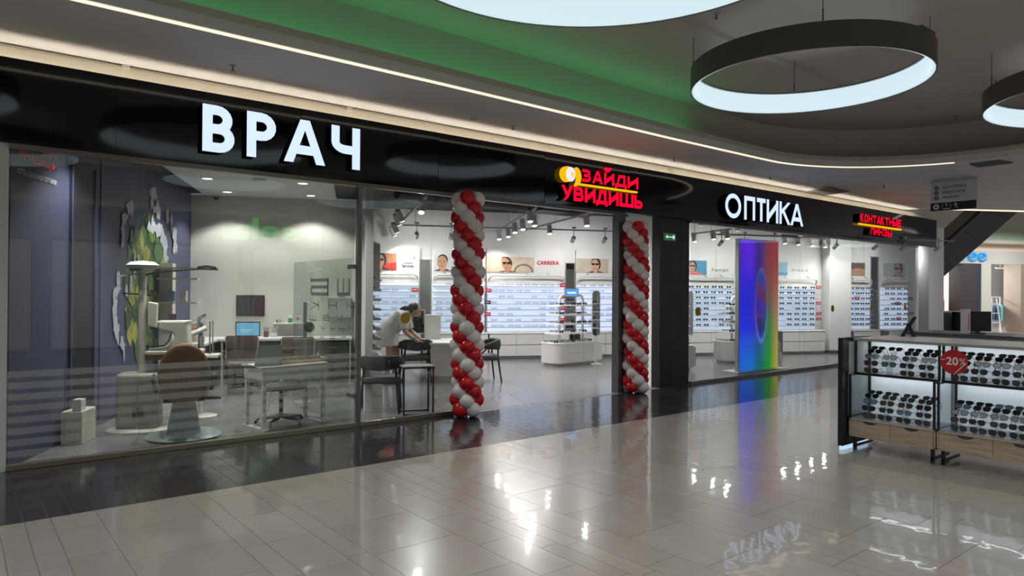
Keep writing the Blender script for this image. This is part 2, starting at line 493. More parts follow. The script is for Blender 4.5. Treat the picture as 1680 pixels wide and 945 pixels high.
# ---- fascia with the cove above it
M_FASC = mat('black gloss fascia', (9, 8, 11), 0.06, spec=0.6, bump=(0.9, 0.10, 0.02))
ZF0, ZF1, YF = 2.87, 3.605, 7.46
xf0, xf1 = -3.0, 20.75
fas = struct('wall_fascia', MB().box(xf0, xf1, YF + 0.015, YF + 0.16, ZF0, ZF1), mat('fascia carcass', (12, 11, 13), 0.4, noise=(9, 0.1)), 'long black sign band above the shop glazing')
xs = [xf0, -0.6, 1.2, 3.0, 4.8, 6.6, 8.4, 10.2, 12.3, 14.4, 16.5, 18.6, xf1]
for i, (a, b) in enumerate(zip(xs, xs[1:])):
    t = random.uniform(-0.004, 0.004); t2 = random.uniform(-0.004, 0.004)
    mb = MB().hexa([(a + .0015, YF + t, ZF0 - 0.004), (b - .0015, YF + t2, ZF0 - 0.004), (b - .0015, YF + 0.016, ZF0 - 0.004), (a + .0015, YF + 0.016, ZF0 - 0.004)],
                   [(a + .0015, YF - t2, ZF1 + 0.003), (b - .0015, YF - t, ZF1 + 0.003), (b - .0015, YF + 0.016, ZF1 + 0.003), (a + .0015, YF + 0.016, ZF1 + 0.003)])
    mb.build('panel', M_FASC, fas)
struct('wall_cove', MB().box(xf0, 20.6, 7.80, 7.95, 3.3, ZS + 0.06), mat('cove paint', (214, 206, 190), 0.7, noise=(3, 0.02)), 'cream upstand behind the top of the black sign band')
struct('trim_4', MB().box(xf0, 20.6, 7.77, 7.80, ZS - 0.035, ZS - 0.015), mat('cove bead', (170, 162, 150), 0.6, noise=(3, 0.02)), 'thin bead where the cream upstand meets the soffit')
o = MB().sweep([(xf0 + k * 0.4, 7.68) for k in range(59)], [(-0.02, 3.52), (-0.02, 3.54), (0.02, 3.54), (0.02, 3.52)]).build('cove_strip', emis('warm cove glow', (255, 242, 218), 13.0))
tag(o, 'warm light strip hidden on top of the black sign band', 'light strip')
mb = MB().box(xf0, xf1, 7.62, 7.80, 3.3, 3.5)
struct('wall_fascia_back', mb, mat('fascia carcass'), 'back of the black sign band')
for i, (u, v) in enumerate([(206, 108), (572, 178), (905, 243), (1100, 283)]):
    p = at_y(u, v, 7.79)
    o = MB().box(p.x - 0.035, p.x + 0.035, 7.76, 7.80, p.z - 0.035, p.z + 0.035).build('junction_box', mat('box white', (205, 198, 184), 0.5, noise=(5, .03)), bevel=0.006)
    tag(o, ['small square box in the cream cove, near the left picture edge', 'small square box in the cream cove between the two white word signs, left one', 'small square box in the cream cove above the red logo', 'small square box in the cream cove, right of the red logo'][i], 'junction box')

# ---- walls of the shop
M_WHITE = mat('shop white paint', (226, 226, 226), 0.6, noise=(2, 0.015))
M_NAVY = mat('navy paint', (62, 66, 92), 0.55, noise=(1.5, 0.06))
Wp = lambda s, o=0.0, z=0.0: B0 + E1 * s - E2 * o + Vector((0, 0, z))     # point on the back wall, o metres in front of it
def strip_wall(name, p, q, z0, z1, th, m, label):
    p = Vector(p); q = Vector(q); d = (q - p); n = Vector((-d.y, d.x, 0)).normalized() * th
    v3 = lambda a, z: (a.x, a.y, z)
    mb = MB().hexa([v3(p, z0), v3(q, z0), v3(q + n, z0), v3(p + n, z0)], [v3(p, z1), v3(q, z1), v3(q + n, z1), v3(p + n, z1)])
    return struct(name, mb, m, label)
strip_wall('wall_back', Wp(-3.5).to_3d(), Wp(15.3).to_3d(), 0, 3.5, 0.15, M_WHITE, 'white back wall of the shop behind the display bays')
DB = Vector((5.528, 11.78, 0))                  # the doctor's room back wall
DC = DB - E1 * 2.55                             # its left corner
DW0 = Vector((3.86, 7.75, 0)); DW1 = DB + E1 * 0.22
strip_wall('wall_doctor_back', DC, DW1, 0, 3.24, 0.12, mat('doctor wall paint', (196, 194, 188), 0.6, noise=(2, 0.015)), 'pale grey back wall of the doctor room')
LW0 = Vector((0.40, 7.58, 0)); LD = (DC - LW0).normalized(); LLEN = (DC - LW0).length
strip_wall('wall_doctor_left', DC, LW0, 0, 3.3, -0.12, M_NAVY, 'navy side wall of the doctor room with mural')
bpy.data.objects['wall_doctor_left'].location = (0, 0, 0)
# side wall between doctor room and hall, starting behind a glass fin
sw0 = Vector((4.25, 8.35, 0)); 
strip_wall('wall_partition', sw0, DW1 + E2 * 0.0, 0, 3.24, -0.10, M_WHITE, 'white wall between the doctor room and the hall')
strip_wall('wall_hall_left', DW1, Wp(-3.2) , 0, 3.5, -0.10, M_WHITE, 'white side wall of the hall')
# ceilings inside
mb = MB().prism([(LW0.x - .3, 7.64), (3.92, 7.64), (DW1.x, DW1.y), (DC.x, DC.y)], 3.26, 3.36)
struct('ceiling_doctor_border', mb, mat('black ceiling', (22, 22, 26), 0.5, noise=(3, .05)), 'black ceiling border of the doctor room')
q = [at_z(252, 262, 3.235), at_z(338, 322, 3.235), at_z(552, 328, 3.235), at_z(546, 296, 3.235)]
q[0].y = max(q[0].y, 7.64); q[3].y = max(q[3].y, 7.64)
struct('ceiling_doctor', MB().prism([(p.x, p.y) for p in q], 3.235, 3.262), mat('white ceiling panel', (215, 215, 212), 0.6, noise=(3, .02)), 'white ceiling panel with downlights in the doctor room')
mb = MB().prism([(3.95, 7.96), (20.4, 7.96), (Wp(15).x, Wp(15).y), (Wp(-3.4).x, Wp(-3.4).y), (DW1.x, DW1.y)], 3.5, 3.6)
struct('ceiling_shop', mb, mat('black open ceiling', (34, 34, 36), 0.7, noise=(3, .05)), 'dark open ceiling of the shop hall')
# dark ducts below the open ceiling
for i, (a, b, z) in enumerate([((4.6, 8.6), (13.5, 8.6), 3.34), ((5.2, 9.6), (12.5, 9.6), 3.36), ((6.2, 11.0), (11.0, 11.0), 3.36)]):
    o = MB().tube([(a[0], a[1], z), (b[0], b[1], z)], 0.12, 12).build('ceiling_duct', mat('duct grey', (70, 70, 74), 0.5, metal=.4, noise=(4, .05)), smooth=True)
    tag(o, ['long grey round duct under the dark ceiling nearest the entrance', 'long grey round duct under the dark ceiling, middle one', 'grey round duct under the dark ceiling nearest the back wall'][i], 'duct')

# ---- black pillar, door pole, white return wall and end column
pil = struct('wall_pillar', MB().box(9.26, 10.03, 7.54, 7.70, 0, ZF0), mat('pillar core', (26, 25, 28), 0.5, noise=(4, .1)), 'black tiled pillar between entrance and right hand window')
M_PT = mat('pillar tile', (30, 28, 31), 0.22, noise=(3, 0.2))
for zz in range(5):
    z0, z1 = zz * 0.6, min(zz * 0.6 + 0.597, ZF0 - 0.01)
    for a, b in ((9.255, 9.513), (9.515, 9.773), (9.775, 10.035)):
        MB().box(a, b - 0.002, 7.525, 7.541, z0, z1).build('tile', M_PT, pil)
strip_wall('wall_return', Vector((9.27, 7.72, 0)), Vector((9.27, 7.72, 0)) + E2 * 1.0, 0, 3.4, -0.10, M_WHITE, 'white return wall behind the right hand balloon column')
o = struct('trim_5', MB().box(8.27, 8.43, 7.56, 7.70, 0, ZF0 + 0.02), mat('pole grey', (112, 112, 114), 0.35, metal=.6, noise=(6, .04)), 'grey metal post at the entrance edge')
p0 = at_y(1505, 480, 7.55); p1 = at_y(1522, 480, 7.55)
struct('wall_end', MB().box(p0.x, p1.x, 7.52, 7.60, 0, ZF0), mat('end wall grey', (168, 170, 172), 0.4, noise=(2, .02)), 'grey end panel of the shop front')
struct('wall_left_jamb', MB().box(-3.0, at_y(12, 500, 7.52).x, 7.49, 7.75, 0, ZF0), mat('jamb white', (206, 208, 204), 0.5, noise=(2, .02)), 'white jamb at the start of the shop front')

# ---- shop front glazing: panes, floor channel and head channel
M_GLASS = glass_mat('shop glass', (240, 243, 241), 0.04)
M_CHAN = mat('steel channel', (150, 142, 130), 0.28, metal=.85, noise=(6, .05))
gx = lambda u: at_y(u, 480, Y_GLASS).x
def glazing(n, edges, label):
    root = tag(link('window_%d' % n, None), label, None, None, 'structure')
    x0, x1 = edges[0], edges[-1]
    MB().box(x0, x1, Y_GLASS - 0.03, Y_GLASS + 0.03, 0.0, 0.055).build('window_sill', M_CHAN, root, bevel=0.004)
    MB().box(x0, x1, Y_GLASS - 0.03, Y_GLASS + 0.03, ZF0 - 0.05, ZF0 + 0.01).build('window_frame', mat('head channel', (120, 108, 100), 0.3, metal=.8, noise=(6, .05)), root)
    panes = []
    for a, b in zip(edges, edges[1:]):
        panes.append(MB().box(a + 0.003, b - 0.003, Y_GLASS - 0.006, Y_GLASS + 0.006, 0.05, ZF0 - 0.04).build('pane', M_GLASS, root))
    return root, panes
g1, panes1 = glazing(1, [gx(12), gx(108), gx(227), gx(386), gx(530), gx(586)], 'frameless glass front of the doctor room with frosted stripes')
g2, panes2 = glazing(2, [gx(592), gx(623), gx(706), gx(745)], 'frameless glass panes left of the open entrance')
g3, panes3 = glazing(3, [10.04, gx(1174), gx(1312), gx(1417), gx(1504)], 'frameless glass front of the right hand shop window')
M_FROST = glass_mat('frosted film', (252, 252, 252), 0.02, haze=0.11, hazecol=(250, 250, 248), rough=0.3, fmax=0.2)
for pn, (a, b) in zip(panes1, zip([gx(12), gx(108), gx(227), gx(386), gx(530)], [gx(108), gx(227), gx(386), gx(530), gx(586)])):
    for k in range(8):
        z = 0.87 - k * 0.100
        MB().box(a + 0.005, b - 0.005, Y_GLASS - 0.0085, Y_GLASS - 0.0065, z - 0.058, z).build('frosted_stripe', M_FROST, pn)
# lintel over the open entrance
struct('trim_6', MB().box(gx(745), 8.3, Y_GLASS - 0.03, Y_GLASS + 0.05, ZF0 - 0.05, ZF0 + 0.01), mat('head channel'), 'metal head rail over the open entrance')
# glass fin and metal edge between doctor room and entrance glazing
struct('trim_7', MB().box(gx(586), gx(592), Y_GLASS - 0.02, Y_GLASS + 0.05, 0.0, ZF0), mat('fin grey', (120, 120, 120), 0.3, metal=.5, noise=(6, .04)), 'slim grey post between doctor room and hall glazing')
# thin dark joints between panes

# ================================================================ LAMPS AND SIGNS OF THE MALL
M_RING = mat('ring lamp shell', (92, 88, 86), 0.45, noise=(4, .03))
M_RINGGLOW = mat('ring lamp diffuser', (200, 215, 220), 0.4, emit=0.86, ecol=(212, 236, 244))
def ring_lamp(cx, cy, zb, r, h, label, cables=(35, 125, 215, 305), power=0.0, ztop=None, spread=125):
    ztop = ztop or ZU
    t = thing('ring_lamp', label, 'ceiling lamp', (cx, cy, zb), 0, 'suspended ring lamps')
    n = 72
    circ = [(r * math.cos(2 * math.pi * k / n), r * math.sin(2 * math.pi * k / n)) for k in range(n)]
    # left of travel is inwards
    MB().sweep(circ, [(0, 0), (0, h), (0.075, h), (0.075, h - 0.012), (0.012, h - 0.012), (0.012, 0.0)], closed=True).build('shell', M_RING, t, smooth=True)
    MB().sweep(circ, [(0.016, 0.006), (0.016, h - 0.014), (0.05, h - 0.014), (0.062, h * 0.6), (0.05, 0.02), (0.03, 0.006)], closed=True).build('diffuser', M_RINGGLOW, t, smooth=True, label='glowing bluish white inner diffuser')
    for a in cables:
        x, y = (r - 0.03) * math.cos(R(a)), (r - 0.03) * math.sin(R(a))
        mb = MB().tube([(x, y, h), (x, y, ztop - zb - 0.002)], 0.004, 5)
        for k in range(4): mb.ball((x, y, h + 0.03 + 0.028 * k), 0.011, 6, 4)
        mb.build('cable', mat('cable grey', (80, 80, 82), 0.5, noise=(5, .05)), t)
    MB().box(-0.16, 0.16, -r + 0.0, -r + 0.09, h - 0.002, h + 0.02).build('driver_box', M_RING, t)
    if power:
        ld = bpy.data.lights.new('ring_light', 'AREA'); ld.shape = 'DISK'; ld.size = 2 * r * 0.92; ld.energy = power * 0.84; ld.spread = R(spread); ld.color = (0.90, 0.96, 1.0)
        link('ring_light', ld, t, (0, 0, 0.03))
    return t
ring_lamp(7.34, 3.95, 3.90, 1.24, 0.25, 'whole suspended ring lamp with grey shell, right of the picture centre', power=45)
ring_lamp(3.25, 3.12, 3.90, 1.58, 0.25, 'largest ring lamp, cut by the top picture edge', power=60)
ring_lamp(10.75, 1.75, 3.90, 1.50, 0.25, 'ring lamp cut by the right picture edge', power=55)
for k, (x, y, r) in enumerate([(-0.6, 4.1, 1.25), (0.3, 0.2, 1.5), (4.6, -0.6, 1.25), (-4.2, 2.6, 1.5), (8.6, -1.6, 1.4)]):
    ring_lamp(x, y, 3.90, r, 0.25, ['ring lamp mirrored in the black sign band left of the first word', 'ring lamp overhead behind the camera, reflected in the glass', 'ring lamp behind the camera towards the opposite store', 'ring lamp far along the walkway behind the left picture edge', 'ring lamp behind the kiosk towards the opposite store'][k], power=50)

for k, (x, y) in enumerate([(16.5, 0.3), (21.0, 2.2), (25.5, 2.6)]):  # out of view, added to lift the dim right end of the mall
    ring_lamp(x, y, 3.35, 1.2, 0.2, 'unseen ring lamp added to brighten the mall beyond the right picture edge, %s one' % ['first', 'second', 'third'][k], power=70, ztop=ZS)
for k, (x, y) in enumerate([(30.0, 6.4), (33.5, 7.4)]):  # extra unseen lamps, put here to light the dark far store front
    ring_lamp(x, y, 4.4, 1.2, 0.2, 'unseen ring lamp added to brighten the far store front, %s one' % ['nearer', 'farther'][k], power=420, ztop=5.3, spread=178)
# ---- sprinklers, detector, vents on the ceilings
M_SPR = mat('sprinkler metal', (70, 66, 62), 0.35, metal=.8, noise=(6, .05))
def sprinkler(u, v, z, label):
    p = at_z(u, v, z)
    t = thing('sprinkler', label, 'sprinkler', (p.x, p.y, z), 0, 'ceiling sprinklers')
    MB().lathe([(0.035, 0), (0.033, -0.008), (0.012, -0.012)], 14).build('rosette', mat('rosette', (160, 155, 150), .4, metal=.3, noise=(6, .04)), t, True)
    MB().tube([(0, 0, -0.01), (0, 0, -0.045)], 0.007, 8).lathe([(0.003, -0.05), (0.022, -0.052), (0.022, -0.056), (0.003, -0.058)], 12).build('head', M_SPR, t)
for i, (u, v) in enumerate([(382, 107), (842, 206), (1106, 259), (1264, 290), (1450, 304)]):
    sprinkler(u, v, ZS, 'small sprinkler on the low soffit, %s from the left' % ('first second third fourth fifth'.split()[i]))
for i, (u, v) in enumerate([(1175, 22), (1568, 190), (1634, 131)]):
    sprinkler(u, v, ZU, ['small sprinkler on the upper ceiling left of the whole ring lamp', 'small sprinkler on the upper ceiling between the two right ring lamps', 'small sprinkler above the ring lamp at the right picture edge'][i])
p = at_z(778, 194, ZS)
t = thing('smoke_detector', 'round white smoke detector on the soffit above the red logo', 'smoke detector', (p.x, p.y, ZS))
MB().lathe([(0.05, 0), (0.05, -0.014), (0.036, -0.03), (0.0, -0.034)], 20).build('body', mat('detector white', (200, 198, 192), .5, noise=(5, .02)), t, True)
p = at_z(1324, 301, ZS)
t = thing('smoke_detector', 'round smoke detector on the soffit above the white ОПТИКА letters', 'smoke detector', (p.x, p.y, ZS))
MB().lathe([(0.06, 0), (0.06, -0.014), (0.046, -0.035), (0.0, -0.04)], 20).build('body', mat('detector white'), t, True)
def vent(name, q, label):
    ps = [at_z(u, v, ZS - 0.004) for u, v in q]
    c = sum(ps, Vector()) / 4
    t = thing(name, label, 'vent', (c.x, c.y, ZS))
    L = [p - Vector((c.x, c.y, ZS)) for p in ps]
    MB().hexa([(p.x, p.y, -0.02) for p in L], [(p.x, p.y, 0.0) for p in L]).build('frame', mat('vent grey', (120, 118, 116), .5, noise=(4, .04)), t)
    for k in range(1, 8):
        f = k / 8
        a = L[0].lerp(L[3], f); b = L[1].lerp(L[2], f); a2 = L[0].lerp(L[3], f + .05); b2 = L[1].lerp(L[2], f + .05)
        MB().hexa([(p.x, p.y, -0.03) for p in (a, b, b2, a2)], [(p.x, p.y, -0.019) for p in (a, b, b2, a2)]).build('slat', mat('vent slat', (80, 78, 77), .5, noise=(4, .04)), t)
vent('ceiling_vent', [(1321, 315), (1362, 306), (1393, 314), (1350, 320)], 'dark square air vent in the soffit above the black sign band')
vent('ceiling_vent', [(1590, 268), (1640, 262), (1662, 266), (1606, 273)], 'square air unit in the soffit near the right picture edge')

# ---- letters on the black sign band
M_LW = mat('white letter face', (6, 6, 8), 1.0, spec=0.0, emit=1.3, ecol=(198, 215, 255))
M_LS = mat('letter return', (24, 24, 28), 0.4, noise=(8, .05))
M_LR = mat('red letter face', (10, 2, 3), 1.0, spec=0.0, emit=1.2, ecol=(255, 8, 52))
M_LRS = mat('red letter return', (70, 6, 14), 0.4, noise=(8, .05))
M_LY = mat('yellow letter face', (10, 8, 3), 1.0, spec=0.0, emit=1.05, ecol=(255, 186, 18))
M_LYS = mat('yellow letter return', (90, 62, 8), 0.4, noise=(8, .05))
YL = YF - 0.085
def glyph(ch, w, h, t):
    """solid strokes of one capital, as outlines in a w by h box with stroke t"""
    P = []
    V = lambda x, y0=0, y1=None: P.append([(x, y0), (x + t, y0), (x + t, h if y1 is None else y1), (x, h if y1 is None else y1)])
    H = lambda y, x0=0, x1=None: P.append([(x0, y), (w if x1 is None else x1, y), (w if x1 is None else x1, y + t), (x0, y + t)])
    def arc(cx, cy, rx, ry, a0, a1, n=9):
        for k in range(n):
            q = [R(a0 + (a1 - a0) * j / n) for j in (k, k + 1)]
            P.append([(cx + rx * math.cos(q[0]), cy + ry * math.sin(q[0])), (cx + rx * math.cos(q[1]), cy + ry * math.sin(q[1])),
                      (cx + (rx - t) * math.cos(q[1]), cy + (ry - t) * math.sin(q[1])), (cx + (rx - t) * math.cos(q[0]), cy + (ry - t) * math.sin(q[0]))])
    def bowl(y0, y1, x0, x1):
        ry = (y1 - y0) / 2; rx = min(ry * 1.05, (x1 - x0) * 0.62); cx = x1 - rx
        H(y0, x0, cx); H(y1 - t, x0, cx); arc(cx, y0 + ry, rx, ry, -90, 90)
    if ch == 'В': V(0); bowl(h / 2 - t / 2, h, 0, w * 0.93); bowl(0, h / 2 + t / 2, 0, w)
    elif ch == 'Р': V(0); bowl(h * 0.38, h, 0, w)
    elif ch == 'А': P.append([(0, 0), (t * 1.08, 0), (w / 2, h * .76), (w / 2, h), (w / 2 - t * .55, h)]); P.append([(w, 0), (w - t * 1.08, 0), (w / 2, h * .76), (w / 2, h), (w / 2 + t * .55, h)]); H(h * .2, w * .22, w * .78)
    elif ch == 'Ч': V(w - t); V(0, h * .62); arc(w * .5, h * .62, w * .5, h * .27, 180, 270); H(h * .35, w * .5, w)
    elif ch == 'З': H(h - t, w * .06, w * .5); H(h / 2 - t / 2, w * .25, w * .5); H(0, w * .04, w * .5); bowl(h / 2 - t / 2, h, w * .45, w * .95); bowl(0, h / 2 + t / 2, w * .45, w)
    elif ch == 'И': V(0); V(w - t); P.append([(t * .5, h * .04), (w - t * .5, h * .96 - t * 1.5), (w - t * .5, h * .96), (t * .5, h * .04 + t * 1.5)])
    elif ch == 'Д': H(0); V(0, -h * .12, t); V(w - t, -h * .12, t); P.append([(w * .12, t * .5), (w * .12 + t, t * .5), (w * .3 + t, h), (w * .3, h)]); V(w * .88 - t); H(h - t, w * .3, w * .88)
    elif ch == 'У': P.append([(0, h), (t * 1.15, h), (w * .62, h * .36), (w * .42, h * .26)]); P.append([(w, h), (w - t * 1.15, h), (w * .36, h * .2), (w * .12, 0), (w * .38, 0), (w * .62, h * .2)])
    elif ch == 'Ш': V(0); V(w - t); V(w / 2 - t / 2); H(0)
    elif ch == 'Ь': V(0); bowl(0, h * .6, 0, w)
    elif ch == 'Ы': V(0); V(w - t); bowl(0, h * .6, 0, w - t * 1.35)
    elif ch == 'О': arc(w / 2, h / 2, w / 2, h / 2 * 1.02, 0, 360, 32)
    elif ch == 'П': V(0); V(w - t); H(h - t)
    elif ch == 'Т': H(h - t); V(w / 2 - t / 2)
    elif ch == 'К': V(0); P.append([(t * .8, h * .42), (t * .8, h * .42 + t * 1.1), (w - t * 1.2, h), (w, h)]); P.append([(t * 1.0, h * .60), (t * 2.0, h * .66), (w, 0), (w - t * 1.25, 0)])
    elif ch == 'Н': V(0); V(w - t); H(h / 2 - t / 2)
    elif ch == 'Е': V(0); H(0); H(h - t); H(h / 2 - t / 2, 0, w * .9)
    elif ch == 'Л': V(w - t); H(h - t, w * .25); P.append([(0, 0), (t, 0), (w * .25 + t, h), (w * .25, h)])
    return P
def letter(ch, u0, u1, z0, z1, face, side, parent, bold=0.2, thick=0.055):
    x0, x1 = at_y(u0, 330, YL).x, at_y(u1, 330, YL).x
    mb = MB()
    for poly in glyph(ch, x1 - x0, z1 - z0, (z1 - z0) * bold): mb.slab([(x0 + p[0], z0 + p[1]) for p in poly], YL, YL + thick)
    me = mb.mesh('letter', [face, side])
    for p in me.polygons: p.material_index = 0 if p.normal.y < -0.5 else 1
    return link('letter', me, parent)
def standoffs(parent, pts):
    for (x, z) in pts: MB().tube([(x, YL + 0.05, z), (x, YF - 0.006, z)], 0.008, 6).build('standoff', M_LS, parent)
def word(label, chars, uu, zz, face, side, bold, cat='sign'):
    root = thing('illuminated_word', label, cat)
    for ch, (a, b) in zip(chars, uu):
        z0, z1 = zz
        letter(ch, a, b, z0, z1 if ch not in 'Й' else z1 + (z1 - z0) * 0.0, face, side, root, bold)
    xa, xb = at_y(uu[0][0] + 3, 330, YL).x, at_y(uu[-1][1] - 3, 330, YL).x
    standoffs(root, [(xa + 0.04, zz[0] + 0.06), (xb - 0.04, zz[0] + 0.06)])
    return root
zt, zb = at_y(331, 169, YL).z, at_y(331, 247, YL).z
word('tall white glowing word ВРАЧ on the black sign band', 'ВРАЧ', [(331, 384), (404, 452), (465, 533), (543, 590)], (zb, zt), M_LW, M_LS, 0.205)
zt, zb = at_y(1222, 321, YL).z, at_y(1222, 360, YL).z
word('white glowing word ОПТИКА on the black sign band', 'ОПТИКА', [(1190, 1216), (1221, 1239), (1242, 1256), (1258, 1277), (1279, 1297), (1297, 1318)], (zb, zt), M_LW, M_LS, 0.185)
# the red logo: two words, yellow line, yellow eye
lg = thing('illuminated_logo', 'red glowing ЗАЙДИ УВИДИШЬ logo with yellow line and eye', 'sign')
z1, z0 = at_y(955, 277, YL).z, at_y(955, 297.5, YL).z
for ch, (a, b) in zip('ЗАИДИ', [(954.5, 969), (971.5, 989), (991, 1007.5), (1009, 1028), (1029.5, 1047)]):
    letter(ch, a, b, z0, z1, M_LR, M_LRS, lg, 0.25)
xh = at_y(999, 282, YL).x
hp = [(xh, z1 + 0.015), (xh + 0.06, z1 + 0.055), (xh + 0.055, z1 + 0.08), (xh + 0.03, z1 + 0.085), (xh, z1 + 0.065), (xh - 0.03, z1 + 0.085), (xh - 0.055, z1 + 0.08), (xh - 0.06, z1 + 0.055)]
MB().slab(hp, YL, YL + 0.05).build('heart', M_LR, lg)
z1, z0 = at_y(921, 302.8, YL).z, at_y(921, 327, YL).z
for ch, (a, b) in zip('УВИДИШЬ', [(921, 940), (941, 957.5), (959.5, 977), (978, 997), (998.5, 1015), (1016.7, 1039.5), (1040.5, 1054)]):
    letter(ch, a, b, z0, z1, M_LR, M_LRS, lg, 0.25)
pa, pb = at_y(947, 301, YL), at_y(1046, 316, YL)
MB().box(pa.x, pb.x, YL, YL + 0.05, pa.z - 0.016, pa.z + 0.010).build('underline', M_LY, lg)
c = at_y(934, 285.5, YL); rr = (at_y(944, 285, YL).x - at_y(924, 285, YL).x) / 2; hz = (at_y(934, 272.5, YL).z - at_y(934, 298, YL).z) / 2
MB().slab(ellipse(c.x - 0.02, c.z, rr, hz, 28), YL + 0.005, YL + 0.06).build('eye_disc', [M_LY], lg)
MB().slab(ellipse(c.x + 0.03, c.z, rr * 0.75, hz * 0.93, 28), YL - 0.004, YL + 0.01).build('eye_white', mat('eye white face', (225, 235, 250), .4, emit=0.9, ecol=(225, 236, 255)), lg)
mb = MB()
for k in range(12):
    a = 2 * math.pi * k / 12; a2 = a + 0.26
    mb.slab([(c.x + 0.06, c.z), (c.x + 0.06 + 0.062 * math.cos(a), c.z + 0.062 * math.sin(a)), (c.x + 0.06 + 0.030 * math.cos(a2), c.z + 0.030 * math.sin(a2))], YL - 0.008, YL - 0.004)
mb.build('iris', M_LY, lg)
ax = at_y(946, 285, YL).x
outp = [(ax - 0.02 + 0.12 * math.cos(R(t)), c.z - 0.02 + (hz + 0.03) * math.sin(R(t))) for t in range(-75, 80, 10)]
inp = [(ax - 0.035 + 0.065 * math.cos(R(t)), c.z - 0.02 + (hz + 0.02) * math.sin(R(t))) for t in range(75, -80, -10)]
MB().slab(outp + inp, YL, YL + 0.05).build('eye_arc', M_LY, lg)
cl = thing('illuminated_logo', 'small red glowing КОНТАКТНЫЕ ЛИНЗЫ sign with yellow line', 'sign')
z1, z0 = at_y(1412, 350, YL).z, at_y(1412, 363.5, YL).z
for i, ch in enumerate('КОНТАКТНЫЕ'):
    a = 1411 + i * 6.85 + (0.5 if i < 5 else 0); b = a + 6.0
    letter(ch, a, b, z0, z1, M_LR, M_LRS, cl, 0.235)
z1, z0 = at_y(1429, 373, YL).z, at_y(1429, 385, YL).z
for i, ch in enumerate('ЛИНЗЫ'):
    a = 1428 + i * 7.2; letter(ch, a, a + 6.2, z0, z1, M_LR, M_LRS, cl, 0.235)
pa, pb = at_y(1411, 367, YL), at_y(1479, 376, YL)
MB().box(pa.x, pb.x, YL, YL + 0.05, pa.z - 0.018, pa.z + 0.018).build('underline', M_LY, cl)

# ---- the opposite side of the walkway (seen mirrored in the glass)
struct('wall_opposite', MB().box(-8, 16, -4.3, -4.2, 0, 4.6).box(-8, 16, -4.02, -3.92, 2.85, 3.58), mat('opposite wall', (150, 146, 140), 0.6, noise=(2, .02)), 'wall of the opposite store behind the camera')
so = thing('store_sign', 'green glowing sela sign of the opposite store, mirrored in the glass', 'sign', (6.48, -3.90, 3.22), math.pi)
mb = put_text(MB(), 'sela.', -1.0, 1.0, -0.30, 0.30, -0.05, 0.05, 0.02)
mb.build('lettering', emis('green sign glow', (40, 200, 70), 4.5), so)
tag(MB().sweep([(-8 + k * 0.5, -4.11) for k in range(48)], [(-.03, 3.48), (-.03, 3.50), (.03, 3.50), (.03, 3.48)]).build('cove_strip', emis('warm cove glow', (255, 222, 160), 5.5)), 'warm cove light above the opposite store, mirrored in the glass', 'light strip')
for i, (a, b) in enumerate([(-7.5, -3.2), (-2.8, 1.4), (1.8, 6.0), (6.4, 10.6), (11, 15.2)]):
    root = tag(link('window_%d' % (i + 4), None), 'lit display window of the opposite store', None, None, 'structure')
    MB().box(a, b, -4.19, -4.16, 0.2, 2.7).build('pane', mat('opposite window glow', (150, 148, 142), 0.3, emit=0.34, ecol=(235, 228, 215)), root)
    MB().box(a - .06, b + .06, -4.19, -4.12, 0.12, 0.2).box(a - .06, b + .06, -4.19, -4.12, 2.7, 2.78).box(a - .06, a, -4.19, -4.12, .2, 2.7).box(b, b + .06, -4.19, -4.12, .2, 2.7).build('window_frame', mat('opposite frame', (40, 40, 42), .5, noise=(5, .05)), root)
# mannequins standing in front of that window
M_MAN = mat('mannequin white', (225, 222, 216), 0.4, noise=(4, .02))
def mannequin(x, y, rz, top, label):
    t = thing('mannequin', label, 'mannequin', (x, y, 0), rz)
    mb = MB().lathe([(0.2, 0), (0.2, 0.015)], 20)
    for s in (-1, 1):
        mb.tube([(0.09 * s, 0, 0.02), (0.085 * s, 0.01, 0.25), (0.09 * s, -0.01, 0.48), (0.085 * s, 0, 0.85)], [0.035, 0.05, 0.055, 0.08], 10)
        mb.tube([(0.17 * s, 0, 1.40), (0.22 * s, 0.02, 1.15), (0.24 * s, -0.04, 0.88), (0.23 * s, -0.06, 0.76)], [0.05, 0.042, 0.034, 0.025], 8)
    mb.tube([(0, 0, 0.80), (0, 0, 0.92), (0, 0, 1.08), (0, 0, 1.28), (0, 0, 1.42), (0, 0, 1.48)], [0.15, 0.17, 0.12, 0.16, 0.14, 0.06], 14, sq=1)
    mb.tube([(0, 0, 1.46), (0, 0, 1.56)], 0.05, 10).ball((0, -0.01, 1.66), (0.08, 0.1, 0.125), 14, 10)
    mb.build('body', M_MAN, t, True)
    MB().tube([(0, 0, 0.84), (0, 0, 0.95), (0, 0, 1.08), (0, 0, 1.3), (0, 0, 1.44)], [0.19, 0.19, 0.15, 0.19, 0.13], 14, cap=False).build('garment', mat(top, {'dark cloth': (40, 38, 42), 'pale cloth': (190, 180, 172), 'rose cloth': (150, 90, 95)}[top], .8, noise=(20, .1)), t, True)
mannequin(5.15, -3.7, math.pi, 'dark cloth', 'white mannequin in dark dress across the walkway, mirrored in the glass')
mannequin(5.85, -3.6, math.pi, 'pale cloth', 'white mannequin in pale top across the walkway, mirrored in the glass')
mannequin(6.45, -3.7, math.pi, 'rose cloth', 'white mannequin in rose top across the walkway, mirrored in the glass')

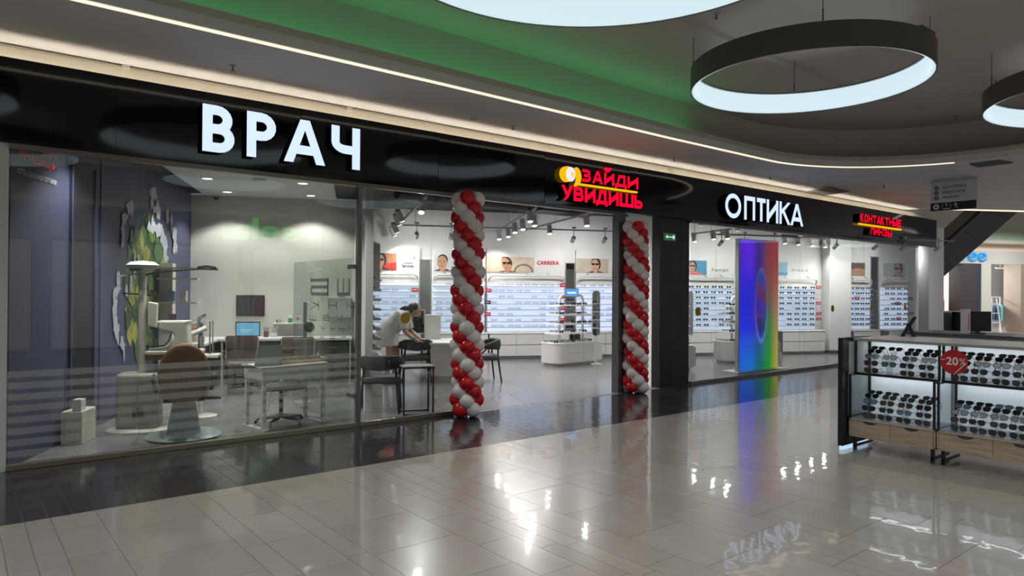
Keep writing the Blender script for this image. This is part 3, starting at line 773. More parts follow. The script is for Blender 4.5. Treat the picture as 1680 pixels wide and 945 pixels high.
for k, x in enumerate((5.2, 5.9, 6.6)):  # lamps added so the mannequins show up brighter in the glass
    t = thing('mannequin_fill_lamp', 'added spotlight brightening the mannequins across the walkway, %s one' % ('first', 'second', 'third')[k], 'spotlight', (x, -2.9, 2.85))
    MB().tube([(0, 0, 0), (0, .05, .16)], .05, 12).build('body', M_MAN, t, True); MB().tube([(0, .04, .14), (0, .05, ZU - 2.852)], .01, 6).build('stem', M_MAN, t)
    ld = bpy.data.lights.new('mannequin_fill_light', 'SPOT'); ld.energy = 160; ld.spot_size = R(60); ld.spot_blend = .6; ld.shadow_soft_size = .05
    o = link('mannequin_fill_light', ld, t, (0, -.02, -.03)); o.rotation_euler = Vector((0, -.8, -1.4)).to_track_quat('-Z', 'Y').to_euler()

# ================================================================ THE SHOP HALL
CNT = 'first second third fourth fifth sixth seventh eighth ninth tenth eleventh twelfth'.split()
ORD = 'top second third fourth fifth sixth seventh lowest'.split()
M_BAY = mat('display white', (228, 228, 226), 0.45, noise=(3, .012))
M_LIGHTBOX = mat('backlit panel', (215, 225, 240), 0.5, emit=0.80, ecol=(212, 226, 255))
M_SHELF = mat('shelf acrylic white', (176, 178, 182), 0.3, noise=(4, .02))
M_CAB = mat('cabinet white', (214, 213, 210), 0.4, noise=(3, .012))
M_GAP = mat('shadow gap', (60, 60, 62), 0.6, noise=(4, .05))
M_BLK = mat('black frame plastic', (16, 16, 18), 0.3, noise=(30, .1))
M_LENS = mat('dark lens', (30, 30, 36), 0.08, spec=.7, noise=(10, .05))
M_CLR = mat('clear frame plastic', (104, 102, 104), 0.2, noise=(30, .1))
M_CLRL = glass_mat('clear lens', (240, 244, 248), 0.06)
M_BRN = mat('brown frame plastic', (78, 48, 34), 0.25, noise=(30, .3))

def lens_outline(cx, rx, rz, n=14, drop=0.0):
    pts = []
    for k in range(n):
        a = 2 * math.pi * k / n
        c, s = math.cos(a), math.sin(a)
        x = rx * math.copysign(abs(c) ** 0.75, c); z = rz * math.copysign(abs(s) ** 0.75, s)
        if s < 0: x *= 0.86
        pts.append((cx + x, z - (drop * abs(x) if s < 0 else 0)))
    return pts
def specs_mesh(name, fm, lm, w=0.145, rim=0.0045):
    """one pair of folded-open glasses as a single small mesh; front to -y"""
    mb = MB()
    rx, rz, cx = 0.031, 0.024, 0.037
    for s in (-1, 1):
        o = lens_outline(s * cx, rx, rz, 10); i = lens_outline(s * cx, rx - rim, rz - rim, 10)
        n = len(o)
        mb.add([(p[0], -0.002, p[1]) for p in o] + [(p[0], -0.002, p[1]) for p in i] + [(p[0], 0.002, p[1]) for p in o],
               [(k, (k + 1) % n, n + (k + 1) % n, n + k) for k in range(n)] + [((k + 1) % n, k, 2 * n + k, 2 * n + (k + 1) % n) for k in range(n)], 0)
        mb.slab(i, -0.001, 0.001, 1)
        mb.box(s * 0.066, s * 0.0715, 0, 0.12, 0.006, 0.013, 0)
    mb.box(-0.009, 0.009, -0.002, 0.002, 0.004, 0.010, 0)
    return mb.mesh(name, [fm, lm])
ME_SUN = specs_mesh('sunglasses', M_BLK, M_LENS, rim=0.004)
ME_BRN = specs_mesh('sunglasses', M_BRN, M_LENS, rim=0.005)
ME_CLR = specs_mesh('eyeglasses', M_CLR, M_CLRL, rim=0.004)
ME_RIM = specs_mesh('eyeglasses', M_BLK, M_CLRL, rim=0.0035)
def specs(me, loc, rz, label, group, tilt=0.0, scale=1.0):
    o = link(me.name.split('.')[0], me, None, loc, (tilt, 0, rz))
    if scale != 1: o.scale = (scale,) * 3
    return tag(o, label, 'sunglasses' if me.name.startswith('sun') else 'eyeglasses', group)

ROWZ = [1.735 - 0.14 * k for k in range(8)]
def bay(s0, s1, where, glasses, arch=True):
    """one wall bay: board, backlit panel, eight shelves, arched light bracket; glasses as (row, list of s, mesh)"""
    t = thing('display_bay', 'white backlit eyewear wall bay %s' % where, 'display shelf', Wp((s0 + s1) / 2, 0.0), ANG)
    h = (s1 - s0) / 2
    MB().box(-h, h, -0.06, -0.002, 0.632, 2.62).build('back_board', M_BAY, t)
    MB().box(-h + 0.03, h - 0.03, -0.075, -0.062, 0.64, 1.76).build('light_panel', M_LIGHTBOX, t, label='bluish white backlit panel')
    for k, z in enumerate(ROWZ):
        MB().box(-h + 0.02, h - 0.02, -0.20, -0.076, z - 0.024, z - 0.006).build('shelf', M_SHELF, t)
    if arch:
        z0 = 1.86; r = 0.12
        pts = [(-h + 0.04, -0.12, z0 - 0.04)] + [(-h + 0.04 + r - r * math.cos(R(a)), -0.12 - 0.10 * math.sin(R(a)), z0 + r * math.sin(R(a))) for a in range(0, 91, 18)]
        pts += [(h - 0.04 - r + r * math.cos(R(a)), -0.12 - 0.10 * math.sin(R(a)), z0 + r * math.sin(R(a))) for a in range(90, -1, -18)] + [(h - 0.04, -0.12, z0 - 0.04)]
        MB().tube(pts, 0.022, 8).build('light_bracket', M_CAB, t, True)
        n = max(1, int(round((s1 - s0) / 0.9)))
        for i in range(n + 1):
            x = -h * 0.55 + (1.1 * h) * i / max(n, 1)
            MB().tube([(x, -0.06, 2.06), (x, -0.20, 2.0)], 0.012, 6).build('bracket_arm', mat('arm grey', (170, 170, 172), .4, noise=(5, .03)), t)
    for row, ss, me in glasses:
        for gi, s in enumerate(ss):
            specs(me, Wp(s, 0.145, ROWZ[row] + 0.022) , ANG, '%s, %s from left, %s shelf, bay %s' % ({'sunglasses': 'dark sunglasses', 'eyeglasses': 'thin eyeglasses'}[me.name.split('.')[0]], CNT[gi], ORD[row], where), 'glasses on the wall bays')
    return t
def base_cabinet(s0, s1, where, n):
    t = thing('base_cabinet', 'low white cabinet with push drawers under the wall bay %s' % where, 'cabinet', Wp((s0 + s1) / 2, 0.0), ANG)
    h = (s1 - s0) / 2
    MB().box(-h, h, -0.42, -0.01, 0.08, 0.605).build('body', M_GAP, t)
    MB().box(-h, h, -0.36, -0.01, 0.0, 0.08).build('plinth', mat('plinth white', (180, 180, 180), .4, noise=(3, .02)), t)
    MB().box(-h - .005, h + .005, -0.45, -0.002, 0.605, 0.63).build('worktop', M_CAB, t, bevel=.004)
    for i in range(n):
        a = -h + 2 * h * i / n; b = -h + 2 * h * (i + 1) / n
        for z0, z1 in ((0.085, 0.335), (0.35, 0.598)):
            MB().box(a + .003, b - .003, -0.44, -0.42, z0, z1).build('drawer', M_CAB, t, bevel=.003)
    return t
def row_s(a, b, n, jit=0.02): return [a + (b - a) * (k + 0.5) / n + random.uniform(-jit, jit) for k in range(n)]
ws = lambda u: wall_s(u, 520)[0]
def fill(a, b, n, me, p=0.9, rows=range(8)):
    out = []
    for r in rows:
        m2 = me[r % len(me)] if isinstance(me, list) else me
        out.append((r, [s for s in row_s(a + .06, b - .06, n) if random.random() < p], m2))
    return out
BAYS = [(ws(606), ws(687), 'behind the bending woman', 2), (ws(707), ws(795), 'behind the left balloon column', 2), (ws(797), ws(925), 'with the red brand word', 3),
        (ws(943), ws(1022), 'left of the entrance post', 2), (ws(1106), ws(1200), 'right of the black pillar', 2), (ws(1268), ws(1336), 'right of the rainbow screen', 2),
        (ws(1383), ws(1425), 'with the orange brand poster', 1), (ws(1440), ws(1487), 'at the far right end', 1)]
gl = [fill(BAYS[0][0], BAYS[0][1], 5, ME_CLR, .55), fill(BAYS[1][0], BAYS[1][1], 5, ME_CLR, .4), fill(BAYS[2][0], BAYS[2][1], 9, [ME_CLR, ME_RIM, ME_CLR], .6), fill(BAYS[3][0], BAYS[3][1], 5, ME_CLR, .55),
      fill(BAYS[4][0], BAYS[4][1], 7, ME_SUN, .9), fill(BAYS[5][0], BAYS[5][1], 5, ME_SUN, .95), fill(BAYS[6][0], BAYS[6][1], 4, ME_SUN, .95), fill(BAYS[7][0], BAYS[7][1], 4, ME_SUN, .95)]
for (a, b, where, n), g in zip(BAYS, gl):
    bay(a, b, where, g); base_cabinet(a, b, where, n)
# red and dark price plates
M_TAGR = mat('red price plate', (196, 22, 34), 0.4, noise=(9, .05)); M_TAGK = mat('dark price plate', (70, 40, 44), 0.4, noise=(9, .05)); M_TXW = mat('plate print white', (230, 225, 222), .5, noise=(9, .02))
tags = [(679, 1, 0), (798, 1, 0), (797, 3, 1), (797, 5, 0), (919, 0, 0), (919, 2, 0), (918, 4, 0), (918, 6, 0), (1203, 1, 0), (1334, 0, 0), (1334, 3, 0), (1335, 5, 0), (1335, 6, 0), (1397, 2, 0), (1484, 2, 1), (1463, 3, 0), (1486, 5, 1), (1465, 6, 0)]
for i, (u, r, k) in enumerate(tags):
    s = ws(u)
    bi = min(range(len(BAYS)), key=lambda j: abs((BAYS[j][0] + BAYS[j][1]) / 2 - s))
    t = thing('price_plate', '%s price plate on the %s shelf of the bay %s' % (('red', 'dark')[k], ORD[r], BAYS[bi][2]), 'price plate', Wp(s, 0.21, ROWZ[r] - 0.005), ANG, 'price plates on the wall bays')
    MB().box(-0.075, 0.075, -0.006, 0.006, 0, 0.075).build('plate', (M_TAGR, M_TAGK)[k], t)
    MB().box(-0.05, 0.05, -0.0075, -0.006, 0.03, 0.045).build('print', M_TXW, t)

# ---- posters and brand words above the bays
def skin(k): return mat('print skin %d' % k, [(196, 150, 122), (176, 128, 100), (206, 168, 140)][k], .6, noise=(12, .08))
M_HAIR = mat('print dark hair', (44, 34, 30), .6, noise=(14, .15)); M_PS = mat('print shade lens', (24, 22, 24), .4, noise=(9, .1))
def poster(u0, u1, v0, v1, label, bgcol, draw):
    s0, zt = wall_s(u0, v0); s1, zb = wall_s(u1, v1)
    t = thing('poster', label, 'poster', Wp((s0 + s1) / 2, 0.062, (zt + zb) / 2), ANG)
    w, h = (s1 - s0) / 2, (zt - zb) / 2
    MB().box(-w, w, -0.012, 0, -h, h).build('sheet', mat('sheet ' + label[:18], bgcol, .5, noise=(6, .12)), t)
    draw(t, w, h)
def blob(t, name, pts, m, y=-0.013):
    MB().slab(pts, y - 0.001, y + 0.001).build(name, m, t)
def clipe(w, h, pts): return [(max(-w, min(w, x)), max(-h, min(h, z))) for x, z in pts]
def face(t, w, h, cx, cz, r, sk, glasses, hairside=1, tiltx=0.0, short=False):
    e = lambda rx, rz, dx=0, dz=0, n=22: clipe(w, h, [(cx + dx + x + z * tiltx, cz + dz + z) for x, z in ellipse(0, 0, rx, rz, n)])
    blob(t, 'print_shoulder', clipe(w, h, [(cx - r * 1.6, -h), (cx - r * .6, cz - r * 1.1), (cx + r * .6, cz - r * 1.1), (cx + r * 1.8, -h)]), mat('print cloth', (120, 60, 60), .6, noise=(9, .1)), -0.0135)
    blob(t, 'print_hair', (e(r * .86, r * .95, 0, r * .36) if short else e(r * 1.0, r * 1.28, r * .08 * hairside, r * .16)), M_HAIR, -0.0145)
    blob(t, 'print_neck', clipe(w, h, [(cx - r * .4, cz - r * 1.5), (cx + r * .4, cz - r * 1.5), (cx + r * .4, cz - r * .6), (cx - r * .4, cz - r * .6)]), sk, -0.0155)
    blob(t, 'print_face', e(r * .82, r * 1.12, -r * .1 * hairside, -r * .06), sk, -0.0165)
    blob(t, 'print_nose', clipe(w, h, [(cx - r * .1, cz - r * .28), (cx + r * .1, cz - r * .28), (cx + r * .03, cz + r * .1)]), mat('print nose', (150, 104, 82), .6, noise=(9, .1)), -0.0175)
    blob(t, 'print_mouth', clipe(w, h, ellipse(cx - r * .08, cz - r * .6, r * .28, r * .07, 12)), mat('print lips', (150, 70, 66), .6, noise=(9, .1)), -0.0175)
    if glasses:
        for s in (-1, 1): blob(t, 'print_lens', clipe(w, h, [(cx - r * .05 + s * r * .38 + x, cz + r * .16 + z) for x, z in ellipse(0, 0, r * .32, r * .22, 14)]), M_PS, -0.0185)
        blob(t, 'print_bridge', clipe(w, h, [(cx - r * .75, cz + r * .22), (cx + r * .7, cz + r * .22), (cx + r * .7, cz + r * .29), (cx - r * .75, cz + r * .29)]), M_PS, -0.0185)
    else:
        for s in (-1, 1): blob(t, 'print_eye', clipe(w, h, ellipse(cx - r * .1 + s * r * .34, cz + r * .14, r * .16, r * .07, 12)), M_HAIR, -0.0185)
def d_red(t, w, h):
    blob(t, 'print_cloth', clipe(w, h, [(-w * .2, -h), (w * .3, -h * .2), (w, -h * .1), (w, -h)]), mat('print red', (206, 52, 48), .6, noise=(6, .15)), -0.0135)
    face(t, w, h, -w * .15, h * .1, h * .72, skin(0), True)
poster(603, 650, 415, 443, 'poster of red clad model in dark sunglasses, leftmost on the back wall', (176, 120, 84), d_red)
poster(712, 742, 417, 445, 'poster of short haired man beside the left balloon column', (214, 216, 220), lambda t, w, h: face(t, w, h, -w * .1, h * .05, h * .72, skin(0), False, short=True))
def d_car(t, w, h):
    face(t, w, h, -w * .15, h * .05, h * .8, skin(1), True, tiltx=-0.35, short=True)
    blob(t, 'print_wheel', clipe(w, h, [(w * .55 + w * .42 * math.cos(R(a)), -h + h * 1.1 * math.sin(R(a))) for a in range(0, 181, 15)] + [(w * .55 + w * .34 * math.cos(R(a)), -h + h * .9 * math.sin(R(a))) for a in range(180, -1, -15)]), mat('print wheel', (120, 110, 100), .6, noise=(6, .1)), -0.0135)
poster(797, 875, 421, 447, 'beige poster of man with tilted head next to a wheel arch', (206, 190, 166), d_car)
poster(943, 996, 424, 448, 'poster of dark haired model before pale rocks', (196, 186, 168), lambda t, w, h: face(t, w, h, w * .2, h * .1, h * .75, skin(2), True))
def d_lady(t, w, h):
    face(t, w, h, w * .05, h * .15, h * .62, skin(0), True)
    blob(t, 'print_scarf', clipe(w, h, [(-w * .5, -h), (-w * .1, -h * .5), (w * .4, -h * .6), (w * .8, -h)]), mat('print pink', (222, 120, 130), .6, noise=(6, .1)), -0.0195)
poster(1108, 1157, 427, 451, 'blue poster of woman with pink scarf and sunglasses', (60, 140, 176), d_lady)
poster(1262, 1289, 430, 452, 'plain pale blue poster beside the rainbow screen', (150, 196, 220), lambda t, w, h: blob(t, 'print_band', clipe(w, h, [(-w, -h), (w, -h), (w, -h * .6), (-w, -h * .5)]), mat('print sea', (110, 170, 200), .6, noise=(6, .1))))
def d_or(t, w, h):
    blob(t, 'print_cloth', clipe(w, h, [(-w * .3, -h), (-w * .5, -h * .1), (w * .1, h * .2), (w, 0), (w, -h)]), mat('print tan', (170, 140, 116), .6, noise=(6, .2)), -0.0135)
    put_text(MB(), 'CARRERA', -w * .6, w * .85, -h * .5, -h * .15, -0.017, 0.002).build('print_word', mat('print orange', (226, 84, 40), .5, noise=(9, .05)), t)
poster(1384, 1416, 431, 453, 'brown poster with orange brand word at the right', (92, 70, 56), d_or)
poster(1447, 1482, 432, 454, 'pale poster of woman in big sunglasses, rightmost on the back wall', (190, 196, 200), lambda t, w, h: face(t, w, h, w * .3, h * .1, h * .8, skin(2), True))
def wall_word(body, u0, u1, v0, v1, col, label, bold=0.0):
    s0, zt = wall_s(u0, v0); s1, zb = wall_s(u1, v1)
    t = thing('brand_word', label, 'sign', Wp((s0 + s1) / 2, 0.062, (zt + zb) / 2), ANG)
    w, h = (s1 - s0) / 2, (zt - zb) / 2
    put_text(MB(), body, -w, w, -h, h, -0.012, 0.012, bold).build('lettering', mat('word ' + body, col, .5, noise=(9, .05)), t)
wall_word('CARRERA', 880, 916, 428, 435, (200, 36, 36), 'red flat CARRERA lettering right of the tilted head poster', 0.03)
wall_word('Alessandro', 661, 676, 430, 433, (150, 150, 152), 'tiny grey line of lettering above the word bruno')
wall_word('bruno', 660, 678, 433, 439, (52, 52, 54), 'black bruno lettering on the white board behind the woman')
wall_word('POLICE', 655, 681, 421, 426, (176, 178, 182), 'pale grey lettering above the tiny grey line')
wall_word('POLICE', 1297, 1324, 442, 446, (60, 60, 64), 'dark POLICE lettering on the bay right of the rainbow screen')
wall_word('Ferrari', 1166, 1192, 440, 446, (130, 132, 136), 'grey script lettering on the bay right of the black pillar')
# ---- dark gaps between bays: grey door, mirror strips, pillar
def gap(u0, u1, z0, z1, m, name, label, cat):
    s0, s1 = ws(u0), ws(u1)
    t = thing(name, label, cat, Wp((s0 + s1) / 2), ANG)
    w = (s1 - s0) / 2
    MB().box(-w + .005, w - .005, -0.03, -0.004, z0, z1).build('panel', m, t)
    MB().box(-w, -w + .02, -0.045, -0.004, z0, z1 + .02).box(w - .02, w, -0.045, -0.004, z0, z1 + .02).box(-w, w, -0.045, -0.004, z1, z1 + .02).build('frame', mat('gap frame', (150, 150, 152), .4, metal=.4, noise=(5, .03)), t)
gap(688, 706, 0.0, 2.32, mat('service door grey', (96, 100, 98), .5, noise=(3, .04)), 'service_door', 'narrow grey service door between two wall bays', 'door')
gap(926, 942, 0.0, 2.30, mat('mirror glass', (150, 154, 156), .03, metal=1.0, noise=(3, .02)), 'strip_mirror', 'narrow dark mirror strip behind the near gondola', 'mirror')
gap(1426, 1439, 0.62, 2.62, mat('mirror glass'), 'strip_mirror', 'narrow mirror strip between the two rightmost wall bays', 'mirror')
s0, s1 = ws(1347), ws(1382)
t = struct('wall_column', MB(), M_WHITE) if False else thing('round_column', 'white wall column with spotlit scallop between the right bays', 'column', Wp((s0 + s1) / 2), ANG)
MB().box(-(s1 - s0) / 2, (s1 - s0) / 2, -0.35, -0.002, 0.08, 3.3).build('shaft', M_WHITE, t, bevel=.02)
MB().box(-(s1 - s0) / 2, (s1 - s0) / 2, -0.35, -0.002, 0, 0.08).build('base', M_GAP, t)

# ---- tracks with spotlights
M_TRK = mat('track grey', (176, 176, 178), .4, noise=(5, .03)); M_SPOT = mat('spot white', (212, 212, 210), .4, noise=(5, .02)); M_SPOTG = emis('spot glow', (255, 250, 240), 4.0)
SPOT_ME = {}
def spotlight(p, aim, label, group, power=0, size=1.0, lit=True):
    """p: centre of the lamp's mouth; aim: direction of light"""
    a = Vector(aim).normalized()
    t = thing('track_spotlight', label, 'spotlight', p, 0, group)
    top = -a * 0.20 * size
    mb = MB().tube([-a * 0.005, top], 0.055 * size, 14)
    mb.build('body', M_SPOT, t, True)
    MB().tube([Vector((0, 0, 0)), -a * 0.004], 0.046 * size, 14).build('lens', M_SPOTG if lit else M_BLK, t)
    hang = Vector((top.x, top.y, max(0.20, 3.02 - p[2])))
    MB().tube([top * 0.75, hang], 0.010, 6).box(hang.x - .05, hang.x + .05, hang.y - .014, hang.y + .014, hang.z - .02, hang.z + .02).build('arm', M_TRK, t)
    if power:
        ld = bpy.data.lights.new('spot_light', 'SPOT'); ld.energy = power; ld.spot_size = R(150); ld.spot_blend = 1.0; ld.shadow_soft_size = 0.032; ld.color = (1.0, 0.975, 0.94)
        o = link('spot_light', ld, t, a * 0.02); o.rotation_euler = a.to_track_quat('-Z', 'Y').to_euler()
ZT = 2.82
DN = Vector((0, 0, -1))
TW = E2 + Vector((0, 0, -1.0))        # tilted towards the back wall
for i, (u, v, tilt) in enumerate([(691, 349, -1), (660, 364, 1), (656, 370, 1), (652, 382, 1), (648, 388, 1)]):
    aim = Vector((-.35, -.5, -1)) if i == 0 else E1 * 0.45 + Vector((0, 0, -1)) if tilt else DN
    spotlight(at_z(u, v, ZT), aim, ['spotlight facing the walkway with a glaring lens', 'tilted white spotlight right of the dark hanging screen, largest of its row', 'tilted white spotlight right of the dark hanging screen, second of its row', 'tilted white spotlight right of the dark hanging screen, third of its row', 'tilted white spotlight right of the dark hanging screen, last of its row'][i], 'track spotlights', 90)
mid = [(811, 397), (819, 393), (834, 389), (845, 382), (858, 377), (870, 364), (877, 371), (902, 384), (963, 371)]
for i, (u, v) in enumerate(mid):
    spotlight(at_z(u, v, ZT), DN - E2 * .28, 'white cylinder spotlight over the shop middle, %s from the left balloon column' % ['first', 'second', 'third', 'fourth', 'fifth', 'sixth', 'seventh', 'eighth', 'ninth'][i], 'track spotlights', 78)
rgt = [(1140, 397), (1171, 393), (1194, 392), (1288, 400), (1310, 402), (1333, 404), (1354, 406), (1377, 408), (1394, 410)]
for i, (u, v) in enumerate(rgt):
    spotlight(at_z(u, v, ZT), DN - E2 * .28, 'white spotlight over the right hand window, %s from the black pillar' % ['first', 'second', 'third', 'fourth', 'fifth', 'sixth', 'seventh', 'eighth', 'ninth'][i], 'track spotlights', 78)
for i, (x, y) in enumerate([(11.5, 8.35), (13.0, 8.5), (15.2, 8.3), (17.6, 8.15)]):
    spotlight((x, y, 2.92), DN + E2 * .2, 'white spotlight close behind the right hand glass, %s from the black pillar' % CNT[i], 'track spotlights', 55)
for i, u in enumerate([670, 721, 903, 950, 1125, 1160, 1205, 1300, 1360, 1403, 1455]):
    s = ws(u); p = Wp(s, 1.6, 2.72)
    spotlight(p, E2 * 0.9 + Vector((0, 0, -0.55)), 'small spotlight aimed at the back wall, %s from the left' % ['first', 'second', 'third', 'fourth', 'fifth', 'sixth', 'seventh', 'eighth', 'ninth', 'tenth', 'eleventh'][i], 'wall washing spotlights', 50, 0.8)
def track(p, q, label):
    t = thing('light_track', label, 'light track', p)
    d = Vector(q) - Vector(p)
    MB().tube([(0, 0, 0), d], 0.022, 4).build('rail', M_TRK, t)
    for f in (0.08, 0.5, 0.92): MB().tube([d * f, d * f + Vector((0, 0, 3.49 - p[2]))], 0.006, 5).build('hanger', M_TRK, t)
zt_ = 3.03
def trk(a, b, label):
    p = at_z(a[0], a[1], ZT); q = at_z(b[0], b[1], ZT); track(Vector((p.x, p.y, zt_)), Vector((q.x, q.y, zt_)), label)
trk((805, 399), (880, 361), 'slanting light track over the shop middle')
trk((862, 392), (975, 367), 'second slanting light track towards the entrance post')
trk((700, 345), (646, 391), 'light track right of the dark hanging screen')
trk((1135, 398), (1200, 391), 'light track right of the black pillar')
trk((1283, 399), (1400, 411), 'long light track over the far right window')
p, q = Wp(-0.4, 1.6, 2.98), Wp(6.0, 1.6, 2.98); track(p, q, 'long light track before the back wall, left stretch')
p, q = Wp(7.0, 1.6, 2.98), Wp(14.0, 1.6, 2.98); track(p, q, 'long light track before the back wall, right stretch')
# air unit by the entrance
p = at_z(901, 348, 3.12)
t = thing('air_grille', 'grey box air grille hanging under the dark ceiling by the entrance', 'air unit', (p.x, p.y, 3.12))
MB().box(-.35, .35, -.2, .2, 0, .3).build('box', mat('duct grey'), t)
for k in range(6): MB().box(-.33, .33, -.212, -.2, .03 + k * .045, .055 + k * .045).build('slat', M_TRK, t)
MB().box(-.02, .02, -.02, .02, .3, .378).build('hanger', M_TRK, t)

# ---- gondolas
def gondola(x, y, rz, L, W, n_tier, where, z_top=0.48, header=None, stock=None):
    t = thing('display_gondola', 'white rounded eyewear gondola %s' % where, 'display stand', (x, y, 0), rz)
    MB().prism(rrect(-L / 2 + .05, L / 2 - .05, -W / 2 + .05, W / 2 - .05, .2), 0, .07).build('plinth', mat('plinth white'), t)
    MB().prism(rrect(-L / 2, L / 2, -W / 2, W / 2, .22, 8), .07, z_top).build('body', M_CAB, t, True)
    MB().prism(rrect(-L / 2 - .008, L / 2 + .008, -W / 2 - .008, W / 2 + .008, .225, 8), z_top, z_top + .02).build('worktop', M_BAY, t, True)
    for a, b in ((-L / 2 + .32, .0 + .06), (.06, L / 2 - .06)):
        for z0, z1 in ((.09, .09 + (z_top - .1) * .48), (.1 + (z_top - .1) * .5, z_top - .01)):
            MB().box(a + .004, b - .004, -W / 2 - .006, -W / 2 + .004, z0, z1).build('drawer', M_CAB, t, bevel=.002)
    zs = [z_top + .02 + .20 * (k + 1) for k in range(n_tier)]
    for k, z in enumerate(zs):
        l2, w2 = L * (.86 - .02 * k), W * .82
        MB().prism(rrect(-l2 / 2, l2 / 2, -w2 / 2, w2 / 2, .1), z - .016, z + .014).build('tier', mat('tier white', (236, 236, 234), .4, emit=.12, ecol=(255, 255, 255)), t)
    for sx in (-1, 1):
        MB().tube([(sx * L * .25, 0, z_top + .02), (sx * L * .25, 0, zs[-1] + .10)], .03, 8).build('post', M_BAY, t)
    pts = [(-L * .25, 0, zs[-1] + .08)] + [(-L * .25 + .1 - .1 * math.cos(R(a)), 0, zs[-1] + .1 + .12 * math.sin(R(a))) for a in range(0, 91, 18)] + [(L * .25 - .1 + .1 * math.cos(R(a)), 0, zs[-1] + .1 + .12 * math.sin(R(a))) for a in range(90, -1, -18)]
    MB().tube(pts, .03, 8).build('top_bow', M_BAY, t, True)
    if header:
        hd = MB().box(-.24, .2, -.03, .0, zs[-1] + .19, zs[-1] + .38).build('header_screen', M_TRK, t)
        MB().box(-.22, .18, -.032, -.030, zs[-1] + .205, zs[-1] + .365).build('screen', emis('header blue', (90, 170, 240), .9), hd)
        MB().box(-.16, .12, -.034, -.032, zs[-1] + .265, zs[-1] + .30).build('screen_line', emis('header white', (240, 250, 255), 1.0), hd)
    c, s_ = math.cos(rz), math.sin(rz)
    for k, z in enumerate([z_top + .02] + [z + .014 for z in zs]):
        l2 = (L if k == 0 else L * .78)
        n = int(l2 / .17)
        for side in (-1, 1):
            for i in range(n):
                if random.random() > (stock or .85): continue
                lx = -l2 / 2 + .12 + (l2 - .24) * i / max(n - 1, 1); ly = side * W * .24
                specs(random.choice([ME_SUN, ME_SUN, ME_CLR]) if side < 0 else ME_CLR, (x + c * lx - s_ * ly, y + s_ * lx + c * ly, z + .024), rz + (0 if side < 0 else math.pi) ,
                      'glasses, %s from left, tier %s %s side, gondola %s' % (CNT[i], ['one', 'two', 'three', 'four', 'five'][k], 'near' if side < 0 else 'far', where), 'glasses on the gondolas')
    return t
gondola(10.72, 11.2, R(3), 1.5, .62, 4, 'under the small blue screen', header=True)
gondola(14.35, 9.15, R(-25), 1.5, .62, 4, 'left of the rainbow screen')
gondola(11.35, 9.05, R(3), 1.35, .55, 4, 'behind the black pillar', z_top=.5)
# oval mirrors on stands
def oval_mirror(x, y, label, rz):
    t = thing('oval_mirror', label, 'mirror', (x, y, 0), rz)
    MB().prism(rrect(-.12, .12, -.12, .12, .06), 0, .025).build('foot', M_CAB, t)
    pts = rrect(-.095, .095, .62, 1.64, .092, 8)
    MB().slab(pts, -.012, .012).build('frame', M_CAB, t)
    MB().slab(rrect(-.082, .082, .635, 1.625, .08, 8), -.014, -.012).build('glass', mat('mirror glass'), t)
    MB().tube([(0, .0, .02), (0, 0.0, .64)], .018, 8).build('stem', M_CAB, t)
p = at_d(978, 480, 15.4); oval_mirror(p.x, p.y, 'arched standing mirror beside the middle gondola', ANG)
p = at_d(1131, 480, 15.6); oval_mirror(p.x, p.y, 'arched standing mirror seen behind the gondola at the black pillar', ANG)

# ---- rainbow screen in the right hand window
sx0, sx1, sy = 12.31, 13.56, 7.95
t = thing('led_screen', 'tall free standing screen glowing blue, green and red', 'screen', ((sx0 + sx1) / 2, sy, 0), R(-5))
w = (sx1 - sx0) / 2; hh = 2.70
MB().box(-w - .03, w + .01, 0.0, .09, .03, hh).build('housing', mat('screen housing', (196, 198, 202), .4, noise=(5, .02)), t, bevel=.006)
MB().box(-w - .18, w + .18, -.12, .30, 0, .03).build('foot', mat('foot white', (214, 214, 212), .4, noise=(5, .02)), t)
colg = [  # rows bottom to top, columns left to right
    [(0, 110, 235), (0, 120, 225), (0, 110, 110), (20, 150, 40), (190, 175, 70)],
    [(0, 85, 245), (0, 90, 230), (0, 90, 150), (20, 140, 40), (185, 160, 70)],
    [(0, 30, 250), (0, 30, 235), (60, 20, 150), (40, 130, 60), (180, 140, 80)],
    [(0, 10, 240), (10, 10, 220), (80, 20, 150), (90, 90, 80), (180, 115, 75)],
    [(20, 0, 235), (40, 0, 235), (40, 10, 130), (130, 70, 60), (175, 85, 60)],
    [(70, 0, 225), (90, 0, 240), (50, 0, 120), (140, 50, 60), (165, 45, 50)],
    [(90, 0, 220), (95, 10, 240), (55, 0, 140), (130, 40, 60), (165, 40, 50)]]
def cgrid(fx, fz):
    gx_, gz_ = fx * 4, fz * 6
    i, j = min(int(gx_), 3), min(int(gz_), 5); a, b = gx_ - i, gz_ - j
    a = a * a * (3 - 2 * a)
    L = [lin(c) for c in (colg[j][i], colg[j][i + 1], colg[j + 1][i], colg[j + 1][i + 1])]
    return [(L[0][k] * (1 - a) + L[1][k] * a) * (1 - b) + (L[2][k] * (1 - a) + L[3][k] * a) * b for k in range(3)]
NX, NZ = 40, 84
vs = []; cols_ = []
for j in range(NZ + 1):
    for i in range(NX + 1):
        fx, fz = i / NX, j / NZ
        c = cgrid(fx, fz)
        d = math.hypot((fx - .55) / .15, (fz - .5) / .28)          # the swirling lens in the picture on the screen
        if d < 1.12:
            e = math.sin(fz * 26 + fx * 9) * .5 + .5
            rim = max(0, 1 - abs(d - 1) * 9)
            if d < 1: c = [c[0] * .35 + .10 * e * (fz > .4), c[1] * .35 + .18 * max(0, fz - .55), c[2] * .5 + .25 * (1 - e)]
            c = [x_ + rim * y_ for x_, y_ in zip(c, (.08, .18, .45) if fz < .42 else (.02, .05, .15))]
        vs.append((-w + 2 * w * fx, -.002, .035 + (hh - .045) * fz)); cols_.append(c)
